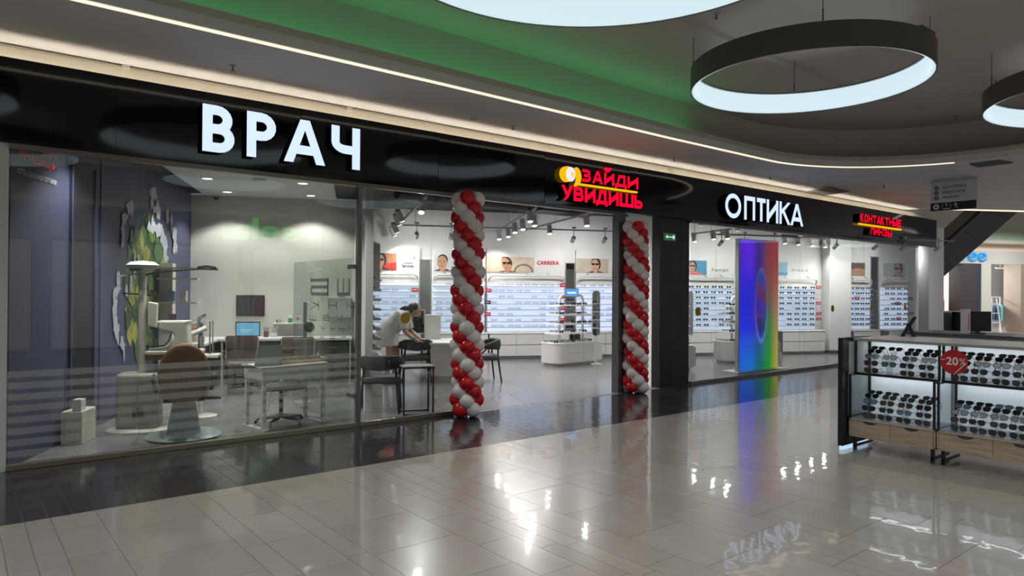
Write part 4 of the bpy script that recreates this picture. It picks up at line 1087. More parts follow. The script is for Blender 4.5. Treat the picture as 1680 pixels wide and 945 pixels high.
mb = MB().add(vs, [(j * (NX + 1) + i, j * (NX + 1) + i + 1, (j + 1) * (NX + 1) + i + 1, (j + 1) * (NX + 1) + i) for j in range(NZ) for i in range(NX)])
m = bpy.data.materials.new('screen picture'); m.use_nodes = True; nt = m.node_tree
at_ = nt.nodes.new('ShaderNodeVertexColor'); at_.layer_name = 'picture'
b = nt.nodes['Principled BSDF']; b.inputs['Base Color'].default_value = (.02, .02, .02, 1); b.inputs['Roughness'].default_value = .2
nt.links.new(at_.outputs[0], b.inputs['Emission Color']); b.inputs['Emission Strength'].default_value = 1.0
o = mb.build('display', m, t)
ca = o.data.color_attributes.new('picture', 'FLOAT_COLOR', 'POINT')
for k, c in enumerate(cols_): ca.data[k].color = (*c, 1)

# ---- round ochre stickers on the glass
for i, (u, v, r) in enumerate([(665, 522, 8.0), (1145, 511, 6.5), (1366, 506, 5.0), (1430, 504, 4.5), (1485, 504, 4.5)]):
    p = at_y(u, v, Y_GLASS - 0.010)
    rr = r / 1142 * px(p)[2] * (1.12 if u < 800 else 1.15)
    o = MB().slab(ellipse(p.x, p.z, rr, rr, 24), Y_GLASS - .012, Y_GLASS - .0095).build('warning_sticker', mat('ochre vinyl', (196, 150, 24), .5, noise=(9, .04)))
    tag(o, ['round ochre sticker on the glass before the bending woman', 'round ochre sticker on the glass just right of the black pillar', 'round ochre sticker on the glass before the white wall column', 'round ochre sticker on the glass before the narrow mirror strip', 'round ochre sticker on the glass before the rightmost wall bay'][i], 'sticker')
# exit sign on the pillar, call point on the return wall
p = at_y(1097, 389, 7.525)
t = thing('exit_sign', 'small green exit sign on the black pillar', 'exit sign', (p.x, 7.525, p.z))
MB().box(-.15, .15, -.03, 0, -.06, .06).build('case', mat('exit case', (170, 190, 170), .4, noise=(5, .03)), t)
MB().box(-.14, .14, -.032, -.03, -.05, .05).build('face', emis('exit green', (30, 110, 62), .8), t)
MB().box(-.09, .09, -.034, -.032, -.008, .008).slab([(-.12, 0), (-.07, .03), (-.07, -.03)], -.034, -.032).slab([(.07, .03), (.12, .03), (.12, -.03), (.07, -.03)], -.034, -.032).build('pictogram', emis('exit white', (220, 245, 230), .9), t)
p = at_line(1060, 499, (9.27, 7.72, 0), E2)
t = thing('call_point', 'small red brown fire call point on the white return wall', 'alarm button', (p.x - .002, p.y, p.z), math.atan2(-E1.y, -E1.x) + R(90))
MB().box(-.05, .05, -.04, 0, -.06, .06).build('case', mat('call point', (150, 90, 70), .4, noise=(5, .05)), t, bevel=.006)
MB().box(-.03, .03, -.044, -.04, -.03, .03).build('button', mat('call button', (190, 180, 170), .4, noise=(5, .05)), t)

# ---- balloon columns
M_BR = mat('red latex', (206, 18, 30), 0.22, spec=.55, noise=(4, .05)); M_BW = mat('white latex', (236, 228, 226), 0.25, spec=.5, noise=(4, .02))
def balloon_mesh(name, m):
    prof = [(0.0001, -.118), (.006, -.115), (.010, -.108), (.03, -.10)] + [(.1 * math.cos(R(a)), .1 * math.sin(R(a))) for a in range(-62, 90, 14)] + [(0.0001, .1)]
    mb = MB(); mb.x = Matrix.Rotation(R(-90), 4, 'X'); mb.lathe(prof, 18)       # nozzle to -y, i.e. to the pole
    return mb.mesh(name, m, True)
ME_BAL = [balloon_mesh('balloon', M_BR), balloon_mesh('balloon', M_BW)]
def balloon_column(x, y, label, top, phase, bend=0.0):
    t = thing('balloon_column', label, 'balloon column', (x, y, 0))
    MB().tube([(0, 0, 0), (0, 0, top - .05)], .012, 8).build('pole', M_SPOT, t)
    n = 24; dz = (top - .2) / (n - 1)
    for i in range(n):
        for k in range(4):
            a = R(phase + 90 * k - 45 * i) + random.uniform(-.07, .07)
            r = .118 + random.uniform(-.006, .006)
            s = random.uniform(.93, 1.05)
            o = link('balloon', ME_BAL[k % 2], t, (r * math.cos(a) + bend * math.sin(i * .5), r * math.sin(a), .1 + i * dz + random.uniform(-.008, .008)), (random.uniform(-.12, .12), 0, a - math.pi / 2))
            o.scale = (s, s * 1.02, s)
    return t
balloon_column(5.13, 7.27, 'twisted red and white balloon column left of the entrance', 2.87, -128 + 45 * 23, .006)
balloon_column(8.52, 7.42, 'twisted red and white balloon column by the entrance post', 2.74, -120 + 45 * 23, .006)

# ================================================================ FURNITURE AND PEOPLE IN THE HALL
M_SEAT = mat('grey upholstery', (92, 92, 96), .8, noise=(40, .12)); M_BACK = mat('dark upholstery', (58, 59, 64), .8, noise=(40, .12)); M_LEG = mat('black metal leg', (20, 20, 22), .4, noise=(12, .05))
def lounge_chair(x, y, rz, label):
    """low round-backed chair; it faces +y, its back is at -y"""
    t = thing('visitor_chair', label, 'chair', (x, y, 0), rz, 'grey visitor chairs')
    for sx in (-1, 1):
        MB().tube([(sx * .25, -.25, 0), (sx * .215, -.19, .44), (sx * .20, -.20, .62)], [.014, .018, .016], 6).build('leg', M_LEG, t)
        MB().tube([(sx * .26, .25, 0), (sx * .225, .20, .42), (sx * .245, .02, .60)], [.014, .018, .016], 6).build('leg', M_LEG, t)
    MB().box(-.21, .21, -.20, .20, .385, .405).build('seat_frame', M_LEG, t)
    MB().prism(rrect(-.25, .25, -.235, .255, .1, 6), .405, .475).build('seat', M_SEAT, t, True, bevel=.018)
    n = 22; vs = []; fs = []
    for i in range(n + 1):
        f = i / n; a = R(180 + 18 - 36 * 0) ; a = R(160 + 220 * f)
        edge = abs(f - .5) * 2
        z0, z1 = .555 + .04 * edge, .755 - .10 * max(0, edge - .45) * 1.6
        for (rr, z) in ((.29, z0 + .01), (.31, (z0 + z1) / 2), (.295, z1 - .01), (.265, z1), (.24, z1 - .015), (.245, (z0 + z1) / 2), (.255, z0)):
            vs.append((rr * math.cos(a) * 1.02, rr * math.sin(a) * .95 + .0, z))
    for i in range(n):
        for k in range(7):
            k2 = (k + 1) % 7; fs.append((i * 7 + k, (i + 1) * 7 + k, (i + 1) * 7 + k2, i * 7 + k2))
    fs.append(tuple(range(7))); fs.append(tuple(n * 7 + k for k in range(6, -1, -1)))
    MB().add(vs, fs).build('backrest', M_BACK, t, True)
    return t
lounge_chair(4.46, 8.30, R(-32), 'grey round backed chair standing beside the small black side table')
p = at_z(676, 622, 0.0)
lounge_chair(p.x - .12, p.y - .32, R(-25), 'grey round backed chair before the bending woman')
lounge_chair(7.42, 9.98, R(68), 'grey round backed chair right of the left balloon column')
# side table: two black frames and a pale top
t = thing('side_table', 'small black frame side table with pale top by the glass', 'side table', (4.74, 7.86, 0), R(-20))
for sy in (-1, 1):
    for a, b in (((-.19, .15 * sy, 0), (-.19, .15 * sy, .6)), ((.19, .15 * sy, 0), (.19, .15 * sy, .6))):
        MB().tube([a, b], .014, 4).build('leg', M_LEG, t)
    MB().tube([(-.19, .15 * sy, .014), (.19, .15 * sy, .014)], .012, 4).build('foot_rail', M_LEG, t)
MB().box(-.21, .21, -.17, .17, .60, .615).build('table_frame', M_LEG, t)
MB().box(-.205, .205, -.165, .165, .615, .63).build('table_top', mat('table top grey', (150, 150, 150), .4, noise=(6, .05)), t)
# service desk
DK = Vector((6.50, 10.36, 0))
t = thing('service_desk', 'white service desk behind the left balloon column', 'desk', DK, ANG)
MB().box(.03, .66, .03, .07, .10, .655).box(.03, .07, .07, 1.2, .10, .655).box(.62, .66, .07, 1.2, .10, .655).build('panel', M_CAB, t)
MB().box(.05, .64, .05, 1.18, 0, .10).build('plinth', mat('plinth white'), t)
MB().box(-.22, .70, 0, 1.25, .655, .69).build('desk_top', M_BAY, t, bevel=.006)
def on_desk(a, b, z=0): return DK + E1 * a + E2 * b + Vector((0, 0, .69 + z))
t = thing('organiser_box', 'white open organiser box on the service desk', 'organiser', on_desk(.05, .9), ANG)
MB().box(0, .28, 0, .02, 0, .46).box(0, .02, .02, .26, 0, .46).box(.26, .28, .02, .26, 0, .46).build('body', M_CAB, t)
for z in (.0, .15, .30, .45): MB().box(.02, .26, .02, .26, z, z + .012).build('shelf', M_BAY, t)
o = MB().box(-.06, .06, -.03, .03, 0, .012).box(-.02, .02, -.03, .0, .012, .03).build('card_reader', M_BLK); o.location = on_desk(-.02, .45); tag(o, 'small black card reader lying on the service desk', 'card reader')
t = thing('desk_mirror', 'tilting table mirror on the service desk behind the woman', 'mirror', on_desk(-.12, 1.05), ANG)
MB().box(-.09, .09, -.06, .06, 0, .015).build('foot', M_TRK, t); MB().tube([(0, 0, .01), (0, 0, .12)], .01, 6).build('stem', M_TRK, t)
MB().slab(rrect(-.17, .17, .10, .56, .03), -.01, .01).build('frame', M_CAB, t); MB().slab(rrect(-.155, .155, .115, .545, .02), -.012, -.01).build('glass', mat('mirror glass'), t)

# ---- the bending woman
PA = Vector((AX.x, AX.y, 0)).normalized(); PD = Vector((-AB.x, -AB.y, 0)).normalized()
org = at_d(641, 480, 12.15); org.z = 0
wr = thing('person', 'woman in white coat dress bending over the white service desk', 'person', org, math.atan2(PA.y, PA.x))
# local x is towards the desk, y away from the camera, z up
M_SKIN = mat('skin', (206, 158, 134), .5, noise=(14, .05)); M_COAT = mat('white coat', (224, 224, 224), .75, noise=(16, .04)); M_HR = mat('dark hair', (36, 28, 26), .5, noise=(30, .2))
def remesh(o, vox, it=6):
    r = o.modifiers.new('one_surface', 'REMESH'); r.mode = 'VOXEL'; r.voxel_size = vox; r.use_smooth_shade = True
    s = o.modifiers.new('soften', 'SMOOTH'); s.iterations = it; s.factor = .5
mb = MB()
for s in (-1, 1):
    y = .09 * s
    mb.tube([(0.00, y, .84), (0.04 + .03 * s, y, .66), (0.05 + .05 * s, y * 1.05, .46), (0.02 + .05 * s, y * 1.05, .28), (0.0 + .05 * s, y * 1.05, .09)], [.10, .078, .058, .055, .036], 12)
    mb.tube([(-.03 + .05 * s, y * 1.05, .045), (.06 + .05 * s, y * 1.08, .04), (.15 + .05 * s, y * 1.12, .028)], [.036, .04, .026], 10)
mb.tube([(-.02, 0, .80), (.0, 0, .90), (.10, 0, 1.02), (.22, 0, 1.14), (.30, 0, 1.19)], [.15, .145, .125, .14, .10], 16)
mb.tube([(.30, 0, 1.19), (.37, 0, 1.235)], [.055, .05], 10)
mb.ball((.43, 0, 1.26), (.095, .078, .115), 16, 12)
mb.ball((.495, 0, 1.205), (.035, .045, .045), 10, 8)            # jaw
mb.tube([(.52, 0, 1.28), (.545, 0, 1.245), (.525, 0, 1.235)], [.010, .016, .010], 8)   # nose
for s in (-1, 1): mb.ball((.42, .078 * s, 1.25), (.02, .012, .03), 8, 6)                # ears
hands = []
for s in (-1, 1):
    sh = Vector((.25, .16 * s, 1.13)); el = Vector((.30 + .02 * s, .19 * s, .90)); wrp = Vector((.47 + .03 * s, .13 * s, .755))
    mb.tube([sh, sh.lerp(el, .5), el, el.lerp(wrp, .5), wrp], [.058, .05, .042, .038, .026], 10)
    pm = wrp + Vector((.05, -.01 * s, -.022))
    mb.tube([wrp, pm, pm + Vector((.035, 0, -.008))], [.026, .034, .030], 10)
    for f in range(4):
        b0 = pm + Vector((.04, (-.026 + .0175 * f), -.008)); L = (.055, .066, .07, .056)[f]
        mb.tube([b0, b0 + Vector((L * .5, 0, -.001)), b0 + Vector((L, 0, -.012))], [.0095, .009, .0075], 6)
    th = pm + Vector((.0, -.032 * s, -.004)); mb.tube([th, th + Vector((.03, -.022 * s, -.008)), th + Vector((.055, -.026 * s, -.014))], [.012, .010, .008], 6)
o = mb.build('body', M_SKIN, wr); remesh(o, .0075, 3)
mb = MB().tube([(-.07, 0, .64), (-.07, 0, .72), (-.05, 0, .86), (.02, 0, .97), (.11, 0, 1.05), (.22, 0, 1.15), (.30, 0, 1.19)], [.235, .225, .205, .175, .160, .172, .095], 20)
mb.tube([(-.10, 0, .66), (-.06, 0, .86), (.0, 0, .97)], [.16, .19, .16], 16)
for s in (-1, 1):
    sh = Vector((.25, .14 * s, 1.13)); el = Vector((.30 + .02 * s, .19 * s, .90)); mb.tube([sh, sh.lerp(el, .45), sh.lerp(el, .85)], [.085, .078, .076], 12)
mb.tube([(.27, 0, 1.19), (.345, 0, 1.225)], [.085, .072], 14)
o = mb.build('coat', M_COAT, wr); remesh(o, .012, 4)
mb = MB().ball((.405, 0, 1.295), (.105, .09, .105), 16, 10).ball((.35, 0, 1.27), (.06, .075, .075), 12, 8)
mb.tube([(.34, 0, 1.30), (.25, -.02, 1.305), (.16, -.03, 1.25), (.09, -.03, 1.17)], [.05, .04, .032, .012], 10)
o = mb.build('hair', M_HR, wr); remesh(o, .010, 3)
for s in (-1, 1):
    MB().ball((.513, .030 * s, 1.268), (.007, .012, .007), 8, 6).build('eye', M_BLK, wr)
MB().ball((.525, 0, 1.192), (.008, .020, .007), 8, 6).build('mouth', mat('lips', (170, 96, 90), .5, noise=(9, .05)), wr)
for s in (-1, 1):
    MB().tube([(-.055 + .05 * s, .0965 * s, .035), (.05 + .05 * s, .0975 * s, .032), (.17 + .05 * s, .102 * s, .026)], [.046, .05, .03], 12, sq=.62).build('shoe', mat('dark shoe', (40, 36, 36), .5, noise=(9, .05)), wr, True)
w0 = Vector((.47 - .03, -.13, .755)); MB().tube([w0 + Vector((-.02, 0, .016)), w0 + Vector((.0, 0, 0.0))], .034, 12).build('wrist_watch', M_BLK, wr)

# ---- rack of frames on the left hall wall, seen edge on, and the hanging screen
RK = Vector((4.86, 9.62, 0))
wd = (DW1 - sw0).normalized(); RANG = math.atan2(wd.y, wd.x)
def wallpt(f, off): return sw0 + wd * f + Vector((wd.y, -wd.x, 0)) * off
t = thing('frame_rack', 'tall white edge on rack of glasses left of the woman', 'display shelf', wallpt(1.35, .02), RANG)
MB().box(0, .6, -.32, 0.0, 0, .62).build('cabinet', M_CAB, t, bevel=.004)
MB().box(0, .6, -.035, 0.0, .62, 2.05).build('back_panel', M_LIGHTBOX, t)
MB().box(-.02, 0.0, -.15, -.12, .62, 2.05).build('side_panel', M_CAB, t)
MB().box(0.0, .6, -.14, -.035, 1.78, 2.05).build('top_box', M_CAB, t)
for k in range(8): MB().box(-.01, .6, -.29, -.036, .704 + k * .148, .736 + k * .148).build('shelf', mat('rack shelf grey', (150, 152, 156), .4, noise=(5, .03)), t)
for k in range(8):
    for j in range(2):
        q = wallpt(1.35 + .09 + j * .24, .02 + .19)
        specs(ME_SUN, (q.x, q.y, .736 + k * .148 + .024), RANG, 'glasses on the %s shelf of the edge on rack, %s from the front' % (['lowest', 'second lowest', 'third lowest', 'fourth lowest', 'fourth', 'third', 'second', 'top'][k], CNT[j]), 'glasses on the edge on rack')
p = at_d(613, 436, 11.7)
t = thing('hanging_screen', 'black flat screen hanging edge on beside the hall post', 'screen', (p.x, p.y, 0), R(-38) + math.pi / 2)
hs = MB().box(-.45, .45, -.03, .03, 1.60, 2.42).build('screen_body', M_BLK, t, bevel=.006)
MB().box(-.43, .43, -.032, -.03, 1.63, 2.39).build('screen_glass', mat('dark screen glass', (10, 10, 12), .55, noise=(5, .05)), hs)
MB().tube([(0, .02, 2.4), (0, .02, 3.49)], .015, 6).build('pole', M_TRK, t)
M_EYE = mat('phone dock', (24, 24, 26), .4, noise=(9, .05))
p = at_z(619, 573, .66)

# ================================================================ THE DOCTOR'S ROOM
# ceiling downlights
for i, (u, v) in enumerate([(340, 293), (373, 315), (497, 301), (510, 321)]):
    p = at_z(u, v, 3.228)
    t = thing('downlight', 'round ceiling downlight in the doctor room, %s' % ['nearest the mural', 'left one at the back', 'right one at the front', 'right one at the back'][i], 'downlight', (p.x, p.y, 3.234), 0, 'doctor room downlights')
    MB().lathe([(.09, 0), (.09, -.006), (.075, -.008)], 20).build('rim', M_SPOT, t, True)
    MB().lathe([(.072, -.0095), (.072, -.0085)], 20).build('lens', emis('downlight glow', (255, 250, 238), 3.0), t)
    ld = bpy.data.lights.new('down_light', 'SPOT'); ld.energy = 125; ld.spot_size = R(115); ld.spot_blend = .35; ld.shadow_soft_size = .06; ld.color = (1, .97, .92)
    link('down_light', ld, t, (0, 0, -.03))
for i, (x, y) in enumerate([(1.35, 8.3), (2.35, 8.45), (3.3, 8.3)]):
    t = thing('downlight', 'round ceiling downlight close behind the shop glass, %s from the navy wall' % CNT[i], 'downlight', (x, y, 3.255), 0, 'doctor room downlights')
    MB().lathe([(.09, 0), (.09, -.006), (.075, -.008)], 20).build('rim', M_SPOT, t, True); MB().lathe([(.072, -.0095), (.072, -.0085)], 20).build('lens', emis('downlight glow', (255, 250, 238), 3.0), t)
    ld = bpy.data.lights.new('down_light', 'SPOT'); ld.energy = 190; ld.spot_size = R(115); ld.spot_blend = .6; ld.shadow_soft_size = .06; ld.color = (1, .97, .92)
    link('down_light', ld, t, (0, 0, -.03))
p = at_z(425, 294, 3.234)
t = thing('ceiling_speaker', 'round white ceiling speaker in the doctor room', 'speaker', (p.x, p.y, 3.234)); MB().lathe([(.1, 0), (.1, -.01), (.085, -.014), (.0, -.012)], 20).build('grille', mat('grille grey', (160, 160, 158), .5, noise=(30, .1)), t, True)
p = at_line(352, 320, DC, E1)
t = thing('security_camera', 'small white dome camera in the corner of the doctor room', 'security camera', (p.x, p.y - .1, 3.25)); MB().lathe([(.06, 0), (.06, -.03), (.05, -.045)], 16).build('mount', M_SPOT, t, True); MB().ball((0, 0, -.06), .045, 12, 8).build('dome', M_BLK, t, True)

# mural, writing and door on the navy wall: local x runs along the wall into the room, front to -y... the wall's room side
LANG = math.atan2(LD.y, LD.x)
def lw_f(u, v):      # distance along the navy wall and height for a sight line
    p = at_line(u, v, LW0, LD); return (p - LW0).dot(LD), p.z
def navy_thing(name, label, cat): return thing(name, label, cat, LW0, LANG)
def bumpy(cx, cz, rx, rz, n, amp, seed):
    rd = random.Random(seed); return [(cx + rx * (1 + rd.uniform(-amp, amp)) * math.cos(2 * math.pi * k / n), cz + rz * (1 + rd.uniform(-amp, amp)) * math.sin(2 * math.pi * k / n)) for k in range(n)]
mu = navy_thing('mural_print', 'mural of green forest and white splash on the navy wall', 'mural')
f0, zt_m = lw_f(205, 335); f1, zb_m = lw_f(285, 335)
M_FO = [mat('mural green %d' % k, c, .6, noise=(7, .35)) for k, c in enumerate([(66, 96, 58), (92, 120, 62), (150, 152, 70), (44, 70, 46)])]
M_SP = mat('mural splash', (172, 176, 186), .6, noise=(9, .12)); M_SK = mat('mural sky', (96, 108, 150), .6, noise=(4, .1))
fa, _ = lw_f(163, 480); fb, _ = lw_f(308, 480)
MB().box(fa, fb, -.012, -.002, .05, 3.2).build('sheet', mat('mural blue', (64, 69, 98), .55, noise=(1.2, .15)), mu)
def mblob(pts, m, lay): MB().slab(pts, -.0125 - lay * .0008, -.0118 - lay * .0008).build('print_shape', m, mu)
def mp(u, v): return lw_f(u, v)
def mpoly(uv, m, lay): mblob([mp(*q) for q in uv], m, lay)
rd = random.Random(3)
def oval(u, v): return ((u - 238) / 37) ** 2 + ((v - 480) / 128) ** 2
n_ = 0
while n_ < 150:
    u = rd.uniform(200, 276); v = rd.uniform(352, 606)
    if oval(u, v) > .86 + rd.uniform(-.1, .1): continue
    f, z = mp(u, v); w_ = abs(mp(u + 5, v)[0] - f)
    mblob(bumpy(f, z, w_ * rd.uniform(.6, 1.3), .13 * rd.uniform(.5, 1.5), 9, .35, n_), M_FO[rd.choice([0, 0, 1, 1, 2, 3, 3])] if n_ > 24 else M_FO[0], 1 + n_ % 17)
    n_ += 1
def splash(pts, w0, cnt, seed):
    r2 = random.Random(seed)
    for k in range(cnt):
        t_ = k / (cnt - 1) * (len(pts) - 1); i = min(int(t_), len(pts) - 2); q = t_ - i
        u = pts[i][0] + (pts[i + 1][0] - pts[i][0]) * q + r2.uniform(-2.5, 2.5); v = pts[i][1] + (pts[i + 1][1] - pts[i][1]) * q + r2.uniform(-4, 4)
        f, z = mp(u, v); w_ = abs(mp(u + 5, v)[0] - f) * w0
        mblob(bumpy(f, z, w_ * r2.uniform(.3, .9), .085 * r2.uniform(.5, 1.5), 9, .45, seed * 50 + k), M_SP, 19 + k % 6)
splash([(215, 338), (204, 350), (198, 372), (196, 395)], .8, 12, 1); splash([(240, 312), (250, 318), (246, 335), (256, 345)], .8, 11, 2)
splash([(243, 372), (256, 378), (266, 392), (268, 420)], 1.1, 14, 3); splash([(272, 352), (280, 370), (284, 395), (282, 410)], .7, 11, 4)
splash([(190, 455), (184, 500), (188, 540), (198, 578)], .9, 16, 5); splash([(222, 420), (216, 450), (206, 475)], .6, 7, 6)
wl = navy_thing('printed_lettering', 'red and white printed lettering high on the navy wall', 'sign')
def lw_text(body, u0, u1, v0, v1, m, bold=0.0):
    fa_, z1 = lw_f(u0, v0); fb_, _ = lw_f(u1, v0); _, z0 = lw_f(u0, v1)
    put_text(MB(), body, fa_, fb_, z0, z1, -.010, .008, bold).build('lettering', m, wl)
M_WR = mat('print orange red', (232, 84, 62), .5, noise=(9, .05))
lw_text('ЗАЙДИ', 38, 90, 229, 243, M_WR, .03); lw_text('УВИДИШЬ', 28, 91, 244, 261, M_WR, .03); lw_text('СЕТЬ САЛОНОВ ОПТИКИ', 28, 91, 275, 284, mat('print white', (205, 206, 210), .5, noise=(9, .03)))
dr = struct('door_1', MB(), M_NAVY, 'dark doorway in the navy wall of the doctor room')
dr.location = LW0; dr.rotation_euler = (0, 0, LANG)
fa, _ = lw_f(114, 500); fb, _ = lw_f(151, 500)
MB().box(fa, fb, -.015, -.002, 0, 2.9).build('door_leaf', mat('door dark', (22, 23, 34), .5, noise=(3, .05)), dr)
MB().box(fa - .03, fa, -.03, -.002, 0, 2.95).box(fb, fb + .03, -.03, -.002, 0, 2.95).build('door_frame', M_NAVY, dr)
p = at_z(110, 726, 0)
t = thing('floor_cabinet', 'small cream floor cabinet at the foot of the navy wall', 'cabinet', (p.x + .1, p.y - .02, 0), LANG)
MB().box(-.18, .18, -.1, .1, 0, .34).build('body', mat('cream metal', (196, 196, 176), .5, noise=(5, .03)), t, bevel=.008); MB().box(.181, .19, -.06, .06, .05, .28).build('vent_slot', M_GAP, t); MB().box(-.16, -.04, -.08, .0, .34, .46).build('socket', M_SPOT, t)

# counter along the back wall with a return towards the glass
ct = thing('worktop', 'long white worktop along the doctor room back wall', 'worktop', DC, ANG)
MB().box(.0, 2.72, -.62, -.01, .74, .78).box(0.0, .55, -1.70, -.62, .74, .78).build('slab', M_BAY, ct, bevel=.004)
for (a, b, c, d, n) in ((.6, .62, -.60, -.05, 'support'), (1.55, 1.57, -.60, -.05, 'support'), (2.68, 2.70, -.60, -.05, 'support'), (.04, .5, -1.68, -1.66, 'support')):
    MB().box(a, b, c, d, 0, .74).build(n, M_CAB, ct)
for i, (a, b) in enumerate([(.70, 1.10), (2.16, 2.66)]):
    t = thing('pedestal_cabinet', ['dark drawer cabinet under the worktop, left one', 'dark drawer cabinet under the worktop, right one'][i], 'cabinet', DC + E1 * a, ANG)
    MB().box(0, b - a, -.52, -.06, .02, .72).build('body', mat('dark laminate', (74, 70, 66), .5, noise=(6, .08)), t)
    for k in range(3): 
        dd = MB().box(.01, b - a - .01, -.535, -.52, .04 + k * .225, .255 + k * .225).build('drawer', mat('dark laminate'), t); MB().box((b - a) / 2 - .06, (b - a) / 2 + .06, -.55, -.535, .15 + k * .225, .162 + k * .225).build('handle', M_TRK, dd)
def on_ct(u, off=.3): 
    p = at_line(u, 520, DC - E2 * off, E1); return Vector((p.x, p.y, .78))
t = thing('computer_monitor', 'monitor with light blue screen on the doctor worktop', 'monitor', on_ct(407, .28), ANG)
MB().box(-.11, .11, -.08, .08, 0, .012).build('foot', M_BLK, t); MB().box(-.02, .02, 0, .02, .01, .12).build('stem', M_BLK, t)
mo = MB().box(-.20, .20, -.015, .01, .02, .27).build('housing', M_BLK, t); MB().box(-.185, .185, -.0165, -.015, .035, .255).build('screen', emis('monitor blue', (120, 190, 226), .85), mo)
MB().box(-.12, .08, -.0172, -.0165, .12, .135).box(-.12, .02, -.0172, -.0165, .09, .10).build('screen_lines', emis('monitor pale', (190, 225, 245), .9), mo)
t = thing('black_panel', 'square black framed panel on the doctor room wall', 'wall panel', at_line(411, 501, DC - E2 * .012, E1), ANG)
MB().box(-.235, .235, -.012, .0, -.18, .18).build('frame', M_BLK, t); MB().box(-.22, .22, -.014, -.012, -.165, .165).build('glass', mat('dark panel glass', (58, 58, 60), .25, noise=(5, .05)), t)
t = thing('pen_pot', 'brown pot with pens on the doctor worktop', 'pot', on_ct(437, .25)); MB().lathe([(.04, 0), (.045, .1), (.04, .1)], 14).build('pot', mat('brown ceramic', (90, 70, 62), .4, noise=(9, .1)), t, True)
for k in range(4): MB().tube([(.01 * (k - 1.5), 0, .06), (.03 * (k - 1.5), .01, .17)], .005, 5).build('pen', M_BLK, t)
o = MB().box(-.05, .05, -.04, .04, 0, .07).build('tissue_box', M_CAB); o.location = on_ct(449, .25); o.rotation_euler.z = ANG; tag(o, 'small white box right of the pen pot', 'box')
p = at_line(475, 529, DC - E2 * .0, E1)
t = thing('bracket_shelf', 'white wall shelf with bottle and framed card', 'shelf', (p.x, p.y, p.z), ANG); MB().box(-.26, .24, -.2, -.002, -.02, 0).build('board', M_BAY, t); MB().box(-.2, -.18, -.18, -.002, -.1, -.02).box(.16, .18, -.18, -.002, -.1, -.02).build('bracket', M_CAB, t)
q = Vector((p.x, p.y, p.z)) - E2 * .1
t = thing('green_bottle', 'clear bottle half full of green liquid on the wall shelf', 'bottle', q + E1 * .02); MB().lathe([(.035, 0), (.035, .08)], 14).build('liquid', mat('green liquid', (60, 130, 80), .2, noise=(5, .05)), t, True); MB().lathe([(.036, .08), (.036, .11), (.012, .13), (.012, .16)], 14).build('neck', mat('bottle pale', (200, 215, 205), .2, noise=(5, .02)), t, True)
t = thing('framed_card', 'white card with red print on the wall shelf', 'card', q + E1 * .15, ANG); MB().box(-.06, .06, -.006, .006, 0, .16).build('card', M_CAB, t); MB().box(-.05, .05, -.0075, -.006, .145, .155).box(-.03, .03, -.0075, -.006, .05, .09).build('print', mat('print rose', (180, 110, 112), .5, noise=(9, .05)), t)
for k in range(3):
    o = MB().lathe([(.016, 0), (.016, .05), (.008, .06)], 10).build('small_vial', mat('vial %d' % k, [(70, 80, 74), (90, 140, 100), (170, 176, 172)][k], .3, noise=(9, .05)), None, True); o.location = q + E1 * (-.2 + .05 * k); tag(o, ['dark small vial on the wall shelf, leftmost', 'green small vial on the wall shelf, middle', 'pale small vial next to the green bottle'][k], 'vial')
# wall cabinet boxes at right
p = at_line(557, 500, DC, E1)
t = thing('hanging_cabinet', 'pale grey open wall cabinet behind the letter chart', 'cabinet', (p.x, p.y, p.z), ANG); MB().box(-.2, .2, -.25, -.002, -.22, .12).build('body', mat('pale grey laminate', (168, 168, 166), .5, noise=(5, .02)), t); MB().box(-.21, .21, -.26, -.002, .12, .14).build('top', M_CAB, t); MB().box(-.02, .1, -.18, -.08, .14, .22).build('box', mat('dark box', (90, 84, 90), .5, noise=(5, .1)), t)
# office chairs
M_MESH = mat('brown mesh', (122, 108, 98), .7, noise=(60, .15)); M_CHR = mat('chrome', (200, 200, 204), .12, metal=1.0, noise=(5, .02))
def office_chair(p, rz, label, mesh=M_MESH, back=True):
    t = thing('office_chair', label, 'office chair', p, rz, 'doctor room chairs')
    for k in range(5):
        a = R(72 * k + 10); MB().tube([(0, 0, .09), (.28 * math.cos(a), .28 * math.sin(a), .06)], [.028, .018], 6).build('base_arm', M_LEG if not back else M_CHR, t)
        MB().ball((.28 * math.cos(a), .28 * math.sin(a), .026), .026, 8, 6).build('caster', M_BLK, t)
    MB().tube([(0, 0, .08), (0, 0, .42)], .025, 8).build('gas_lift', M_BLK, t)
    MB().prism(rrect(-.24, .24, -.23, .23, .06), .42, .47).build('seat', M_BLK if not back else mesh, t, True, bevel=.012)
    if back:
        MB().hexa([(-.22, -.24, .50), (.22, -.24, .50), (.22, -.21, .50), (-.22, -.21, .50)], [(-.22, -.32, .90), (.22, -.32, .90), (.22, -.30, .90), (-.22, -.30, .90)]).build('backrest', mesh, t)
        for s in (-1, 1):
            MB().tube([(s * .23, -.31, .88), (s * .23, -.23, .48), (s * .23, .1, .42)], .014, 6).build('back_frame', M_CHR, t)
            MB().tube([(s * .25, -.24, .55), (s * .29, -.20, .64), (s * .29, .08, .64), (s * .25, .12, .44)], .016, 6).build('armrest', M_CHR, t)
        MB().tube([(-.23, -.33, .74), (.23, -.33, .74)], .012, 6).build('cross_bar', M_CHR, t)
    return t
p = at_d(402, 480, 10.9); office_chair((p.x, p.y, 0), ANG, 'brown mesh office chair before the blue monitor')
p = at_d(491, 480, 10.7); office_chair((p.x, p.y, 0), ANG, 'brown mesh office chair behind the letter chart glass')
